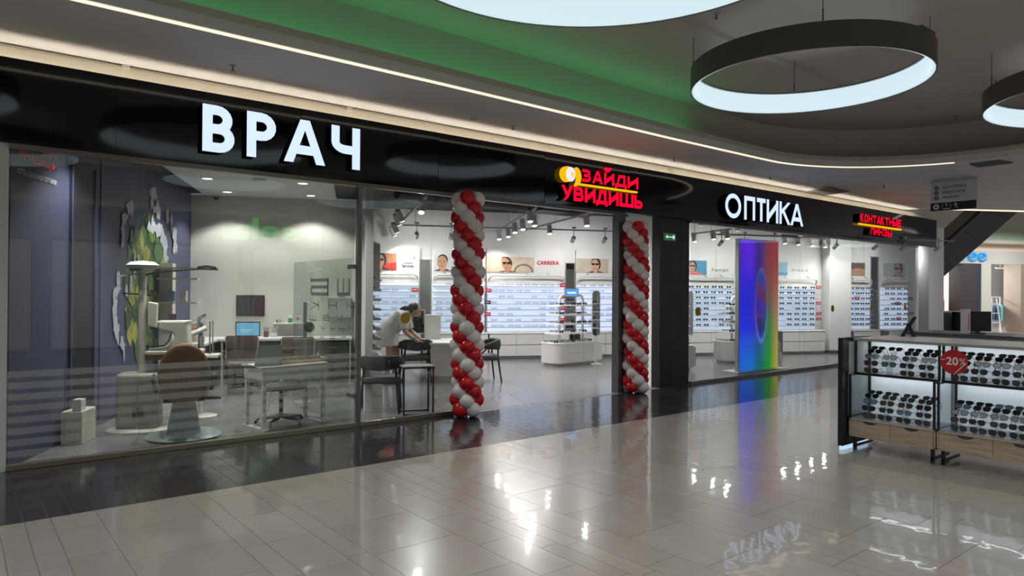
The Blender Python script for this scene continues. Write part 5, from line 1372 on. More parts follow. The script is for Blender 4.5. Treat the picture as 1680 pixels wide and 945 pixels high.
# white table with tray and stool
TB = Vector((2.72, 7.86, 0)); TANG = R(8)
t = thing('trial_table', 'white glass topped table close to the shop glass', 'table', TB, TANG)
MB().box(.02, .84, .0, .46, .575, .70).build('drawer_body', mat('table pale', (218, 224, 220), .35, noise=(5, .02)), t, bevel=.006)
MB().box(.02, .84, -.004, .46, .703, .712).build('shadow_line', M_BLK, t); MB().box(.0, .86, -.01, .48, .712, .728).build('glass_top', mat('pale glass top', (222, 228, 225), .08, noise=(5, .02)), t)
for a, b in ((.05, .03), (.81, .03), (.05, .43), (.81, .43)): MB().box(a - .02, a + .02, b - .02, b + .02, 0, .575).build('leg', M_CAB, t)
MB().box(.03, .09, -.04, .5, 0, .02).box(.77, .83, -.04, .5, 0, .02).build('foot', M_CAB, t)
def on_tb(a, b, z=.728): c, s = math.cos(TANG), math.sin(TANG); return Vector((TB.x + c * a - s * b, TB.y + s * a + c * b, z))
t = thing('trial_tray', 'wooden tray of coloured trial glasses on the white table', 'tray', on_tb(.30, .10), TANG)
MB().box(0, .60, 0, .30, 0, .012).box(0, .6, 0, .012, .012, .05).box(0, .6, .288, .3, .012, .05).box(0, .012, .012, .288, .012, .05).box(.588, .6, .012, .288, .012, .05).build('tray', mat('pale wood', (202, 176, 138), .5, noise=(6, .12, (1, 9, 1))), t)
for k in range(10):
    o = specs([ME_SUN, ME_BRN, ME_CLR][k % 3], on_tb(.37 + .055 * k, .16 + .10 * (k % 2), .768), TANG + R(90), 'trial glasses in the wooden tray, %s from its left end' % CNT[k], 'glasses in the wooden tray', tilt=R(0))
t = thing('laptop', 'silver laptop with open lid on the white table', 'laptop', on_tb(-.02, .12), TANG)
MB().box(0, .34, 0, .24, 0, .014).build('base', M_CHR if False else mat('silver shell', (206, 209, 208), .35, metal=.3, noise=(5, .02)), t); MB().hexa([(0, .0, .014), (.34, .0, .014), (.34, .008, .014), (0, .008, .014)], [(0.02, -.04, .235), (.32, -.04, .235), (.32, -.032, .235), (.02, -.032, .235)]).build('lid', mat('silver shell'), t)
p = at_z(467, 697, 0); office_chair((p.x, p.y + .12, 0), 0, 'black round stool on castors under the white table', back=False)
o = MB().tube([on_tb(.02, .1, .70), on_tb(.12, -.02, .5), on_tb(.06, -.05, .25), on_tb(-.15, -.04, .02), on_tb(-.7, .1, .012), on_tb(-1.05, .25, .012)], .006, 6).build('power_cable', mat('cable white', (190, 190, 188), .5, noise=(5, .02)), None, True); tag(o, 'thin white cable hanging from the white table to the floor', 'cable')

# letter chart glass, standing between doctor room and hall
gp0 = Vector((gx(586) - .03, 7.60, 0)); gp1 = Vector((gx(586) - .03, 9.36, 0))
root = tag(link('window_20', None, None, gp0, (0, 0, R(90))), 'clear inner glass panel with mirrored eye chart letters', None, None, 'structure')
MB().box(0, 1.76, -.006, .006, .02, 1.98).build('pane', glass_mat('partition glass', (238, 243, 240), .04), root)
M_CHART = mat('chart print', (78, 90, 82), .6, noise=(9, .05))
def gp_t(u, v): p = at_x(u, v, gp0.x); return p.y - gp0.y, p.z
rows = [('ШБ', [(554, 585 - 10), (510, 540)], 457, 485), ('МНК', [(569, 583), (540, 554), (509, 524)], 494, 508), ('МБШ', [(553, 563), (531, 541), (509, 519)], 517, 526), ('РННКМ', [(572, 580), (557, 566), (543, 550), (526, 533), (508, 517)], 536, 542), ('НШМН', [(562, 568), (543, 550), (526, 532), (510, 515)], 550, 556)]
for chars, uu, v0, v1 in rows:
    for ch, (ua, ub) in zip(chars, uu):
        ya, z1_ = gp_t(ub, v0); yb, z0_ = gp_t(ua, v1)
        h_ = (v1 - v0) / 1142 * px((gp0.x, 7.6 + (ya + yb) / 2, 1.5))[2]; zc = gp_t((ua + ub) / 2, (v0 + v1) / 2)[1]
        mb = MB()
        w_ = yb - ya
        for poly in glyph(ch if ch != 'Б' else 'Ь', w_, h_, h_ * .19): mb.slab([(ya + q[0], zc - h_ / 2 + q[1]) for q in poly], .0065, .008)
        if ch == 'Б': mb.slab([(ya, zc + h_ / 2 - h_ * .19), (yb, zc + h_ / 2 - h_ * .19), (yb, zc + h_ / 2), (ya, zc + h_ / 2)], .0065, .008)
        if ch == 'М': mb.v = []; mb.f = []; mb.m = []; [mb.slab([(ya + a, zc - h_ / 2), (ya + a + h_ * .17, zc - h_ / 2), (ya + a + h_ * .17, zc + h_ / 2), (ya + a, zc + h_ / 2)], .0065, .008) for a in (0, w_ - h_ * .19)]; mb.slab([(ya, zc + h_ / 2), (ya + w_ / 2, zc - h_ * .1), (yb, zc + h_ / 2), (ya + w_ / 2, zc - h_ * .35)], .0065, .008)
        mb.build('chart_letter', M_CHART, root)
for z in (.36, 1.88): MB().box(-.10, .06, -.02, .02, z - .025, z + .025).build('glass_clamp', mat('clamp grey', (90, 88, 86), .3, metal=.7, noise=(5, .03)), root)
# slim stand lamp behind it
p = at_d(501, 480, 9.9)
t = thing('stand_lamp', 'grey post lamp with round dark head behind the chart glass', 'lamp', (p.x, p.y, 0), ANG)
MB().lathe([(.14, 0), (.14, .02), (.02, .03)], 18).build('base', M_TRK, t, True); MB().tube([(0, 0, .02), (0, 0, 1.43)], .028, 8).build('post', mat('post grey', (130, 130, 128), .4, metal=.4, noise=(5, .03)), t)
MB().tube([(0, 0, 1.05), (.02, -.1, 1.08)], .008, 6).build('arm', M_CHR, t); MB().ball((.06, -.12, 1.08), (.075, .04, .075), 14, 10).build('head', M_BLK, t, True)

# exam chair
EC = Vector((1.98, 8.12, 0))
t = thing('exam_chair', 'brown leather patient chair on grey pedestal', 'exam chair', EC, R(-14))
M_LTH = mat('brown leather', (132, 96, 68), .45, noise=(12, .1)); M_PED = mat('pedestal grey', (150, 166, 164), .4, noise=(4, .03))
vs = []; fs = []
n1, n2 = 14, 20
bk = MB(); bk.x = Matrix.Translation((0, -.24, .70)) @ Matrix.Rotation(R(7), 4, 'X')
bk.ball((0, 0, 0), (.255, .065, .335), 24, 14); bk.build('backrest', M_LTH, t, True)
MB().prism(rrect(-.24, .24, -.20, .26, .10, 6), .44, .55).build('seat', M_LTH, t, True, bevel=.03)
MB().box(-.20, .20, -.18, .2, .40, .44).build('seat_plate', M_LEG, t)
for s in (-1, 1):
    MB().tube([(s * .26, -.2, .52), (s * .30, -.15, .66), (s * .30, .14, .66)], .022, 8).build('armrest', M_LEG, t); 
MB().tube([(.20, -.2, .44), (.36, -.24, .44)], .02, 8).build('lever', M_LEG, t)
MB().hexa([(-.17, -.17, .05), (.17, -.17, .05), (.17, .17, .05), (-.17, .17, .05)], [(-.11, -.11, .40), (.11, -.11, .40), (.11, .11, .40), (-.11, .11, .40)]).build('pedestal', M_PED, t, bevel=.02)
MB().lathe([(.36, 0), (.38, .02), (.34, .045), (.12, .055)], 28).build('base_plate', M_PED, t, True)
MB().hexa([(-.13, .45, .10), (.13, .45, .10), (.13, .62, .10), (-.13, .62, .10)], [(-.13, .42, .13), (.13, .42, .13), (.13, .60, .13), (-.13, .60, .13)]).build('foot_rest', M_LEG, t); MB().tube([(0, .12, .38), (0, .5, .12)], .03, 8).build('foot_rest_arm', M_LEG, t)

# instrument unit: column, overhead lamp, refraction arm, instrument table
IU = Vector((1.68, 8.72, 0))
t = thing('instrument_unit', 'white eye test unit with column, lamp head and instrument table', 'medical unit', IU, ANG)
M_IU = mat('unit white', (206, 204, 196), .35, noise=(4, .02)); M_IUB = mat('unit beige', (150, 146, 136), .45, noise=(4, .03))
MB().lathe([(.36, 0), (.36, .03), (.30, .05), (.1, .06)], 28, sx=1.0, sy=.7).build('base_plate', M_IU, t, True)
MB().prism(rrect(-.24, .2, -.16, .16, .09, 6), .06, .66).build('cabinet', M_IUB, t, True, bevel=.03)
MB().box(-.05, .06, -.175, -.16, .18, .30).build('socket_plate', M_GAP, t)
MB().tube([(0, 0, .6), (0, 0, 1.80)], .042, 14).build('column', M_IU, t, True)
hd = MB().lathe([(.0001, -.06), (.05, -.05), (.15, 0), (.165, .03), (.12, .065), (.0001, .08)], 24, (-.0, 0, 1.84), sx=1.05, sy=.8).build('lamp_head', M_IU, t, True)
MB().box(-.10, .02, -.135, -.125, 1.80, 1.83).build('lamp_grip', M_LEG, hd)
MB().tube([(.04, -.02, 1.76), (.16, -.04, 1.79), (.40, -.05, 1.815), (.62, -.05, 1.835), (.80, -.05, 1.83)], .011, 6).build('phoropter_arm', M_LEG, t, True)
MB().tube([(.58, -.05, 1.85), (.68, -.05, 1.865), (.78, -.05, 1.85)], .013, 6).build('cable_loop', M_LEG, t, True)
MB().tube([(-.24, -.02, 1.74), (-.05, 0, 1.77)], .008, 6).build('lamp_lever', M_TRK, t)
MB().tube([(-.18, 0, 1.55), (.10, 0, 1.53)], .008, 6).build('hook_rail', M_LEG, t); MB().ball((-.19, 0, 1.555), .018, 8, 6).build('hook_knob', M_LEG, t)
MB().hexa([(.06, -.03, 1.18), (.15, -.03, 1.16), (.15, .04, 1.16), (.06, .04, 1.18)], [(.06, -.03, 1.46), (.16, -.03, 1.44), (.16, .04, 1.44), (.06, .04, 1.46)]).build('projector', M_IU, t, bevel=.012)
MB().hexa([(.08, -.02, 1.15), (.13, -.02, 1.15), (.13, .02, 1.15), (.08, .02, 1.15)], [(.1, -.01, 1.30), (.11, -.01, 1.30), (.11, .01, 1.30), (.1, .01, 1.30)]).build('dark_hood', M_LEG, t)
it = MB().prism(rrect(.03, .62, -.06, .30, .05), .86, .90).build('instrument_table', M_IU, t, bevel=.008)
MB().box(.05, .55, -.03, .27, .80, .86).build('table_drawer', mat('drawer tan', (150, 120, 92), .5, noise=(5, .1)), t)
# refractor on the instrument table, slit lamp beside it
q = IU + E1 * .33 + E2 * .12 + Vector((0, 0, .90))
t = thing('auto_refractor', 'white eye measuring device with overhanging head', 'medical device', q, ANG)
MB().slab([(-.26, 0), (.16, 0), (.13, .30), (.15, .34), (-.20, .34), (-.20, .30), (-.17, .24), (-.02, .20), (.0, .16), (-.04, .06), (-.26, .04)], -.11, .11).build('body', M_IU, t, bevel=.02)
MB().tube([(-.24, -.12, .04), (-.10, -.12, .06), (-.05, -.12, .12), (-.03, -.12, .2)], .008, 6).build('chin_bar', M_LEG, t, True)
q = IU + E1 * .48 + E2 * .75
t = thing('slit_lamp', 'chrome slit lamp microscope behind the patient chair', 'medical device', q + Vector((0, 0, .0)), ANG)
MB().lathe([(.2, 0), (.2, .03), (.03, .05)], 18).build('stand_foot', M_IU, t, True); MB().tube([(0, 0, .04), (0, 0, .76)], .03, 8).build('stand_post', M_IU, t); MB().box(-.22, .22, -.16, .16, .76, .79).build('stand_top', M_IU, t)
MB().tube([(0, 0, .79), (0, 0, 1.02)], .035, 10).build('pillar', M_CHR, t, True); MB().tube([(-.12, -.02, 1.04), (.06, .02, 1.12)], .032, 10).build('microscope', M_IU, t, True); MB().tube([(-.05, 0, 1.08), (-.02, 0, 1.24), (.06, 0, 1.28)], .02, 8).build('light_arm', M_CHR, t, True)
MB().tube([(.12, -.10, .80), (.12, -.10, 1.2), (.12, .10, 1.2), (.12, .10, .80)], .009, 6).build('head_rest', M_CHR, t); MB().ball((-.10, -.06, .86), .03, 10, 8).build('joystick', M_LEG, t)
# tall narrow cabinet with shelves in the corner
sh = at_d(266, 480, 10.2); SH = Vector((sh.x, sh.y, 0)) + E1 * .06
t = thing('corner_shelf', 'narrow white upright with three glass shelves in the doctor room corner', 'shelf', SH, ANG)
MB().box(-.09, .09, -.05, .15, 0, 1.98).build('upright', M_IU, t)
for i, v in enumerate((440, 457, 496, 530)):
    z = 1.6 + (474 - v) / 1142 * 10.2
    MB().box(-.09, .46, -.20, -.05, z - .012, z + .012).build('shelf', M_BAY, t)
for i, (u, v0, v1, uw) in enumerate([(272, 475, 494, 14), (293, 475, 494, 9), (277, 512, 528, 12)]):
    z0 = 1.6 + (474 - (495 if i < 2 else 529)) / 1142 * 10.2 + .013
    a = (u - 266) / 1142 * 10.2 * .96
    o = MB().box(-uw / 240, uw / 240, -.06, .06, 0, .15 - .03 * (i == 2)).build('supply_box', mat('supply %d' % i, [(120, 150, 176), (206, 200, 194), (120, 92, 120)][i], .5, noise=(14, .35))); o.location = SH + E1 * (a + .03) - E2 * .125 + Vector((0, 0, z0)); o.rotation_euler.z = ANG
    tag(o, ['blue and white supply box on the corner shelf', 'pale supply box right of the blue one', 'violet supply box on the lowest corner shelf'][i], 'box')
# colour chart of contact lenses on a stand
c_ = at_d(324, 541, 10.8)
t = thing('lens_chart', 'small board with eight coloured contact lens samples', 'sample board', (c_.x, c_.y, .78), ANG)
hb = .32
MB().box(-.105, .105, 0, .012, 0, hb).build('board', mat('board white', (212, 208, 200), .5, noise=(5, .02)), t); MB().box(-.12, -.105, -.01, .015, 0, hb).build('edge', M_GAP, t); MB().box(-.06, .06, .012, .1, 0, .012).build('prop', M_LEG, t)
cc = [(214, 160, 90), (70, 110, 170), (186, 150, 96), (44, 36, 32), (170, 160, 130), (50, 40, 36), (160, 150, 130), (40, 34, 32)]
for k, c in enumerate(cc): MB().slab(ellipse(-.05 + .095 * (k % 2), hb - .045 - .076 * (k // 2), .034, .034, 16), -.003, 0).build('sample', mat('sample %d' % k, c, .4, noise=(30, .2)), t)

# ================================================================ THE SUNGLASSES KIOSK
KX = 7.20
M_OAK = mat('grey oak', (172, 155, 134), .5, noise=(3.5, .22, (1.2, 1.2, 14))); M_KB = mat('kiosk black', (18, 18, 20), .35, noise=(8, .05))
M_KBK = mat('kiosk back panel', (200, 206, 210), .4, emit=.32, ecol=(208, 223, 231)); M_KS = glass_mat('kiosk glass shelf', (228, 234, 234), .06, haze=.35, hazecol=(200, 212, 212)); M_ACR = glass_mat('acrylic', (240, 243, 244), .05, haze=.10, hazecol=(220, 225, 228))
ky = lambda u, v=620, x=KX: at_x(u, v, x).y
Z0, Z1, Z2, Z3 = .14, .325, .785, 1.135
units = [(ky(1392), ky(1534), 'left'), (ky(1534) - .012, ky(1534) - .012 - (ky(1392) - ky(1534)) * 1.12, 'right')]
UP = .13                                                    # the upper case stands further back
rack_me = None
def acrylic_rack():
    mb = MB(); n = 8; vs = []; r = .20
    for i in range(n + 1):
        a = R(-10 + 90 * i / n)
        for y in (-.03, .03): vs.append((r - r * math.cos(a), y, r * math.sin(a) + .035))
    fs = [(2 * i, 2 * i + 1, 2 * i + 3, 2 * i + 2) for i in range(n)]
    mb.add(vs, fs); mb.add([(v[0] + .004, v[1], v[2]) for v in vs], [tuple(reversed(f)) for f in fs])
    mb.box(.0, .22, -.04, .04, 0, .004)
    return mb.mesh('acrylic_rack', M_ACR, True)
ME_RACK = acrylic_rack()
# sunglasses with parts: rim, two lenses, two temples
def lens_kit():
    rx, rz, cx = .031, .0245, .0365
    fr = MB()
    for s in (-1, 1):
        o = lens_outline(s * cx, rx, rz, 16, .05)
        pts = [(p[0], -.001, p[1]) for p in o]; fr.tube(pts + [pts[0], pts[1]], .0022, 5, cap=False)
    fr.tube([(-.008, 0, .006), (0, -.002, .009), (.008, 0, .006)], .0022, 5); fr.tube([(-.03, 0, .024), (0, -.001, .021), (.03, 0, .024)], .0018, 5)
    frame = fr.mesh('rim', M_BLK)
    lens = [MB().slab(lens_outline(s * cx, rx - .001, rz - .001, 16, .05), -.0016, .0004) for s in (-1, 1)]
    temple = [MB().tube([(s * .068, 0, .012), (s * .071, .05, .012), (s * .070, .10, .008), (s * .066, .128, -.016)], .0026, 5) for s in (-1, 1)]
    return frame, lens, temple
FR_ME, LN_MB, TP_MB = lens_kit()
LENS_COL = {'black': (26, 26, 32), 'smoke': (56, 58, 68), 'brown': (70, 48, 36), 'amber': (176, 112, 50), 'bluish': (92, 112, 130)}
LN_ME = {c: [m.mesh('lens', mat('lens ' + c, LENS_COL[c], .06, spec=.8, noise=(10, .08))) for m in LN_MB] for c in LENS_COL}
TP_ME = [m.mesh('temple', M_BLK) for m in TP_MB]
NUM = ['first', 'second', 'third', 'fourth', 'fifth', 'sixth']
def kiosk_glasses(x, y, z, tilt, col, label):
    t = thing('sunglasses', label, 'sunglasses', (x, y, z), 0, 'sunglasses in the kiosk cases')
    t.rotation_euler = (-tilt, 0, R(-90) + random.uniform(-.10, .10))
    link('rim', FR_ME, t); [link('lens', m, t) for m in LN_ME[col]]; [link('temple', m, t) for m in TP_ME]
def fill_case(x0, ya, yb, z, n, where, r=.20, rows=5):
    for i in range(n):
        y = ya + (yb - ya) * (i + .5) / n
        o = link('acrylic_rack', ME_RACK, None, (x0, y, z)); tag(o, 'clear curved acrylic rack, %s from the left in the %s kiosk case' % (NUM[i], where), 'eyewear rack', 'acrylic racks in the kiosk')
        for j in range(rows):
            if random.random() < .04: continue
            a = R(-4 + 80 * j / (rows - 1))
            col = random.choices(list(LENS_COL), [6, 5, 2, .12, .8])[0]
            kiosk_glasses(x0 + r - (r + .012) * math.cos(a), y + random.uniform(-.008, .008), z + .045 + (r + .012) * math.sin(a), a * .62, col,
                          'sunglasses in the %s kiosk case, %s rack, %s row from the front' % (where, NUM[i], NUM[j]))
for ui, (ya, yb, side) in enumerate(units):
    t = thing('kiosk_unit', 'oak kiosk unit with lit glass cases, the %s one' % ['one beside the black end post', 'one at the right picture edge'][ui], 'display case')
    D = .50
    MB().box(KX + .012, KX + D, yb, ya, Z0, Z0 + .016).box(KX + .012, KX + D, yb, ya, Z1 - .018, Z1).box(KX + .012, KX + D, ya - .016, ya, Z0, Z1).box(KX + .012, KX + D, yb, yb + .016, Z0, Z1).box(KX + D - .02, KX + D, yb, ya, Z0, Z1).build('drawer_case', M_OAK, t, bevel=.003)
    L = ya - yb
    for k in range(2):
        a = ya - .018 - (L - .036) * k / 2; b = a - (L - .036) / 2 + .004
        d = MB().box(KX + .016, KX + .034, b, a, Z0 + .018, Z1 - .020).build('drawer', M_OAK, t)
        c = (a + b) / 2
        hp = [(c - .065, Z1 - .0195), (c + .065, Z1 - .0195)] + [(c + .065 * math.cos(R(q)), Z1 - .0195 - .028 * math.sin(R(q))) for q in range(15, 170, 15)]
        mb = MB(); mb.x = Matrix(((0, 1, 0, 0), (1, 0, 0, 0), (0, 0, 1, 0), (0, 0, 0, 1))); mb.slab(hp, KX + .0145, KX + .017); mb.build('finger_hole', M_GAP, d)
    for y in (ya - .04, yb + .04):
        MB().box(KX + .05, KX + .08, y - .015, y + .015, 0, Z0).box(KX + .05, KX + .45, y - .012, y + .012, .03, .05).build('leg', M_KB, t)
    MB().box(KX + D - .03, KX + D - .01, yb + .01, ya - .01, Z1, Z3 - .02).build('back_panel', M_KBK, t, label='softly lit bluish white back panel')
    MB().box(KX + .02, KX + D - .03, yb + .01, ya - .01, Z1 + .001, Z1 + .008).build('lower_glass', M_KS, t)
    MB().box(KX + UP, KX + D - .03, yb + .004, ya - .004, Z2 - .008, Z2).build('upper_glass', M_KS, t); 
    MB().box(KX + UP - .012, KX + UP, yb, ya, Z2 - .022, Z2 + .004).build('shelf_edge', M_KB, t)
    for y in (ya - .012, yb + .012):
        MB().box(KX + .01, KX + .03, y - .010, y + .010, Z1, Z2 - .01).build('lower_post', M_KB, t)
        MB().box(KX + UP, KX + UP + .02, y - .010, y + .010, Z2, Z3 - .02).build('upper_post', M_KB, t)
        MB().box(KX + D - .05, KX + D - .03, y - .008, y + .008, Z1, Z3 - .02).build('back_post', M_KB, t)
    MB().box(KX + .03, KX + UP, ya - .022, ya - .002, Z2 - .03, Z2 - .012).box(KX + .03, KX + UP, yb + .002, yb + .022, Z2 - .03, Z2 - .012).build('side_rail', M_KB, t)
    MB().box(KX + .03, KX + D - .03, ya - .008, ya - .003, Z1 + .01, Z2 - .03).build('side_glass', glass_mat('kiosk side glass', (238, 242, 243), .05), t)
    ld = bpy.data.lights.new('case_light', 'AREA'); ld.shape = 'RECTANGLE'; ld.size = L * .9; ld.size_y = .02; ld.energy = 0.55; ld.color = (.93, .97, 1)
    link('case_light', ld, t, (KX + D - .10, (ya + yb) / 2, Z3 - .03), (0, 0, R(90)))
    ld2 = ld.copy(); link('case_light', ld2, t, (KX + D - .10, (ya + yb) / 2, Z2 - .03), (0, 0, R(90)))
    n = (4, 5)[ui]
    fill_case(KX + UP + .06, ya - .06, yb + .05, Z2, n, 'upper %s' % side)
    fill_case(KX + .09, ya - .08, yb + .05, Z1 + .008, n, 'lower %s' % side, rows=5)
ya0 = units[0][0]; yend = units[1][1]
o = MB().box(KX + UP - .03, KX + .95, yend, ya0 - .0, Z3 - .02, Z3 + .008).build('kiosk_worktop', mat('worktop grey', (150, 146, 142), .25, noise=(4, .05)), bevel=.003); tag(o, 'long grey stone worktop on the sunglasses kiosk', 'worktop')
# dark end post with a lit foot
t = thing('kiosk_end_post', 'black end slab of the kiosk with a lit foot', 'kiosk post', (0, 0, 0))
xe = at_z(1377, 731, 0)
MB().box(KX - .10, KX + .50, ya0 + .012, ya0 + .06, .045, Z3 + .012).build('slab', M_KB, t); MB().box(KX - .08, KX + .48, ya0 + .018, ya0 + .054, 0, .045).build('lit_foot', emis('foot glow', (200, 230, 255), .9), t)
MB().box(KX + .03, KX + .45, ya0 + .004, ya0 + .012, Z1 + .02, Z3 - .03).build('inner_panel', mat('kiosk pale panel', (190, 196, 194), .4, noise=(5, .02)), t)
# red sticker 20 % on the divider
p = at_x(1565, 594, KX + UP - .02)
t = thing('discount_sticker', 'round red 20 percent discount sticker on the kiosk', 'sticker', (KX + UP - .016, p.y, p.z), R(-90))
MB().slab(ellipse(0, 0, .115, .115, 36), -.003, 0).build('disc', mat('sticker red', (186, 28, 34), .4, noise=(9, .04)), t)
put_text(MB(), '20', -.065, .035, -.03, .045, -.0045, .0015, .02).build('number', mat('sticker white', (232, 226, 224), .4, noise=(9, .02)), t); put_text(MB(), '%', .045, .10, -.025, .04, -.0045, .0015).build('percent', mat('sticker white'), t)
MB().slab([(-.11, .015), (-.075, .015), (-.075, .022), (-.11, .022)], -.0045, -.003).slab([(0.0, -.11), (.012, -.105), (.10, -.01), (.09, -.005)], -.0045, -.003).build('stripe', mat('sticker white'), t)
# folded black card stand on the worktop
p = at_z(1488, 552, Z3 + .008)
t = thing('card_stand', 'black folded card stand on the kiosk worktop', 'card stand', (p.x + .02, p.y, Z3 + .008), R(25))
MB().hexa([(-.05, .075, 0), (.05, .075, 0), (.05, .035, 0), (-.05, .035, 0)], [(-.05, -.045, .215), (.05, -.045, .215), (.05, -.085, .215), (-.05, -.085, .215)]).build('front_card', M_KB, t)
MB().hexa([(-.05, -.035, 0), (.05, -.035, 0), (.05, -.075, 0), (-.05, -.075, 0)], [(-.05, .015, .14), (.05, .015, .14), (.05, -.02, .14), (-.05, -.02, .14)]).build('rear_card', M_KB, t)
# counter behind the kiosk with monitor and boxes
pc = at_z(1535, 546, 1.02); 
t = thing('back_counter', 'pale grey sales counter behind the sunglasses kiosk', 'counter', (pc.x, pc.y, 0))
MB().box(0, .9, -3.0, .35, 0, .98).build('body', mat('counter grey', (176, 172, 166), .45, noise=(4, .03)), t); MB().box(-.05, .95, -1.0, .4, .98, 1.02).box(-.05, .95, -3.0, -1.0, .98, 1.015).build('counter_top', mat('counter top dark', (70, 68, 68), .3, noise=(4, .05)), t, bevel=.003)
for k in range(3): MB().box(-.012, 0, -2.9 + k * 1.05, -1.9 + k * 1.05, .1, .96).build('panel', mat('counter pale', (196, 190, 184), .45, noise=(4, .03)), t)
pm_ = at_x(1604, 530, pc.x + .45)
t = thing('till_monitor', 'black monitor seen from behind on the sales counter', 'monitor', (pc.x + .45, pm_.y, 1.02), R(-70))
MB().box(-.10, .10, -.08, .08, 0, .012).build('foot', M_KB, t); MB().tube([(0, 0, .01), (0, 0, .1)], .02, 8).build('stem', M_KB, t); MB().box(-.17, .17, -.02, .02, .03, .33).build('housing', M_KB, t, bevel=.006)
pb_ = at_x(1584, 530, pc.x + .3)
o = MB().box(-.05, .05, -.05, .05, 0, .36).box(-.052, .0, -.052, -.05, .05, .3, 1).build('gift_box', [mat('gift pale', (206, 196, 200), .4, noise=(12, .08)), mat('gift rose', (206, 120, 150), .4, noise=(12, .1))]); o.location = (pc.x + .3, pb_.y, 1.02); tag(o, 'tall pale and pink gift box beside the till monitor', 'box')

# ================================================================ BEYOND THE SHOP: moving stairs, far store, hanging sign
p0 = at_z(1527, 301, 3.76); xs_ = p0.x
ya_, yb_ = p0.y, at_x(1602, 296, xs_).y; zb_ = at_x(1527, 347, xs_).z
t = thing('direction_sign', 'hanging grey direction sign with three lines and black foot bar', 'sign', (xs_, (ya_ + yb_) / 2, (3.76 + zb_) / 2), R(-90))
w, h = abs(ya_ - yb_) / 2, (3.76 - zb_) / 2
MB().box(-w, w, 0, .06, -h, h).build('panel', mat('sign grey', (206, 206, 212), .5, noise=(4, .02)), t); MB().box(-w, w, -.004, 0, -h, -h + .56 * h).build('foot_bar', mat('sign black', (22, 22, 26), .5, noise=(4, .02)), t); MB().box(-w, w, -.01, .07, h, h + .04).build('top_rail', M_TRK, t)
for sx in (-.8, .8): MB().tube([(sx * w, .03, h + .04), (sx * w, .03, ZS - (3.76 + zb_) / 2 - .002)], .008, 5).build('hanger', M_TRK, t)
M_ST = mat('sign print dark', (44, 44, 50), .5, noise=(4, .02)); M_SW = mat('sign print white', (210, 210, 214), .5, noise=(4, .02))
for k, s_ in enumerate(['DDX FITNESS', 'КИНОТЕАТР', 'ФУДКОРТ']):
    zc = h * (.62 - .36 * k); wl_ = (1.02, .98, .74)[k] * w
    put_text(MB(), s_, -.45 * w, -.45 * w + wl_, zc - .09 * h, zc + .10 * h, -.004, .004).build('lettering', M_ST, t)
    dd = MB().slab(ellipse(-.74 * w, zc, .15 * h, .15 * h, 20), -.004, 0).build('floor_dot', M_ST, t); put_text(MB(), '2', -.74 * w - .03, -.74 * w + .03, zc - .08 * h, zc + .08 * h, -.006, .002).build('floor_number', M_SW, dd)
zc = -h + .28 * h
dd = MB().slab(ellipse(-.74 * w, zc, .2 * h, .2 * h, 20), -.008, -.004).build('arrow_disc', M_SW, t); MB().slab([(-.83 * w, zc), (-.74 * w, zc + .09 * h), (-.74 * w, zc + .03 * h), (-.66 * w, zc + .03 * h), (-.66 * w, zc - .03 * h), (-.74 * w, zc - .03 * h), (-.74 * w, zc - .09 * h)], -.0095, -.008).build('arrow', M_ST, dd)
dd = MB().slab(rrect(-.48 * w, -.08 * w, zc - .2 * h, zc + .2 * h, .03), -.008, -.004).build('pictogram_plate', M_SW, t)
mb = MB()
for cx_ in (-.38, -.18): mb.slab(ellipse(cx_ * w, zc + .1 * h, .03, .03, 10), -.0095, -.008).slab([(cx_ * w - .04, zc - .14 * h), (cx_ * w + .04, zc - .14 * h), (cx_ * w + .03, zc + .04 * h), (cx_ * w - .03, zc + .04 * h)], -.0095, -.008)
mb.slab([(-.29 * w, zc - .14 * h), (-.27 * w, zc - .14 * h), (-.27 * w, zc + .14 * h), (-.29 * w, zc + .14 * h)], -.0095, -.008).build('figures', M_ST, dd)
MB().slab(ellipse(.12 * w, zc + .1 * h, .025, .025, 10), -.008, -.004).slab([(.10 * w, zc + .05 * h), (.14 * w, zc + .05 * h), (.16 * w, zc - .05 * h), (.22 * w, zc - .15 * h), (.18 * w, zc - .15 * h), (.12 * w, zc - .06 * h)], -.008, -.004).build('figure', M_SW, t)

# moving stairs: dark sloping truss with a handrail
dE = 23.0
A, B_, C_, D_ = [at_d(u, v, dE) for u, v in ((1470, 522), (1750, 278), (1690, 278), (1470, 477))]
back = Vector((-AB.x, -AB.y, 0)).normalized() * 1.3
t = thing('moving_stairs', 'dark sloping side of moving stairs rising to the right', 'escalator')
MB().hexa([A, B_, B_ + back, A + back], [D_, C_, C_ + back, D_ + back]).build('truss', mat('stair cladding', (92, 84, 84), .45, noise=(3, .08)), t)
sd = (C_ - D_); up_ = Vector((0, 0, 1))
MB().tube([D_ + up_ * .12, C_ + up_ * .12], .05, 6).build('handrail', M_KB, t); MB().tube([D_ + up_ * .03, C_ + up_ * .03], .03, 6).build('skirt_rail', mat('skirt steel', (120, 124, 122), .3, metal=.7, noise=(4, .03)), t)
for k in range(1, 6):
    f = k / 6; a = A.lerp(B_, f); b = D_.lerp(C_, f)
    MB().tube([a - back * .002, b - back * .002], .006, 4).build('panel_joint', M_KB, t)
MB().hexa([A + back * .4 - up_ * 3, A + back * .4 + back * .05 - up_ * 3, A + back * .5 + E1 * .3 - up_ * 3, A + back * .4 + E1 * .3 - up_ * 3], [A + back * .4, A + back * .45, A + back * .5 + E1 * .3, A + back * .4 + E1 * .3]).build('support', M_KB, t)

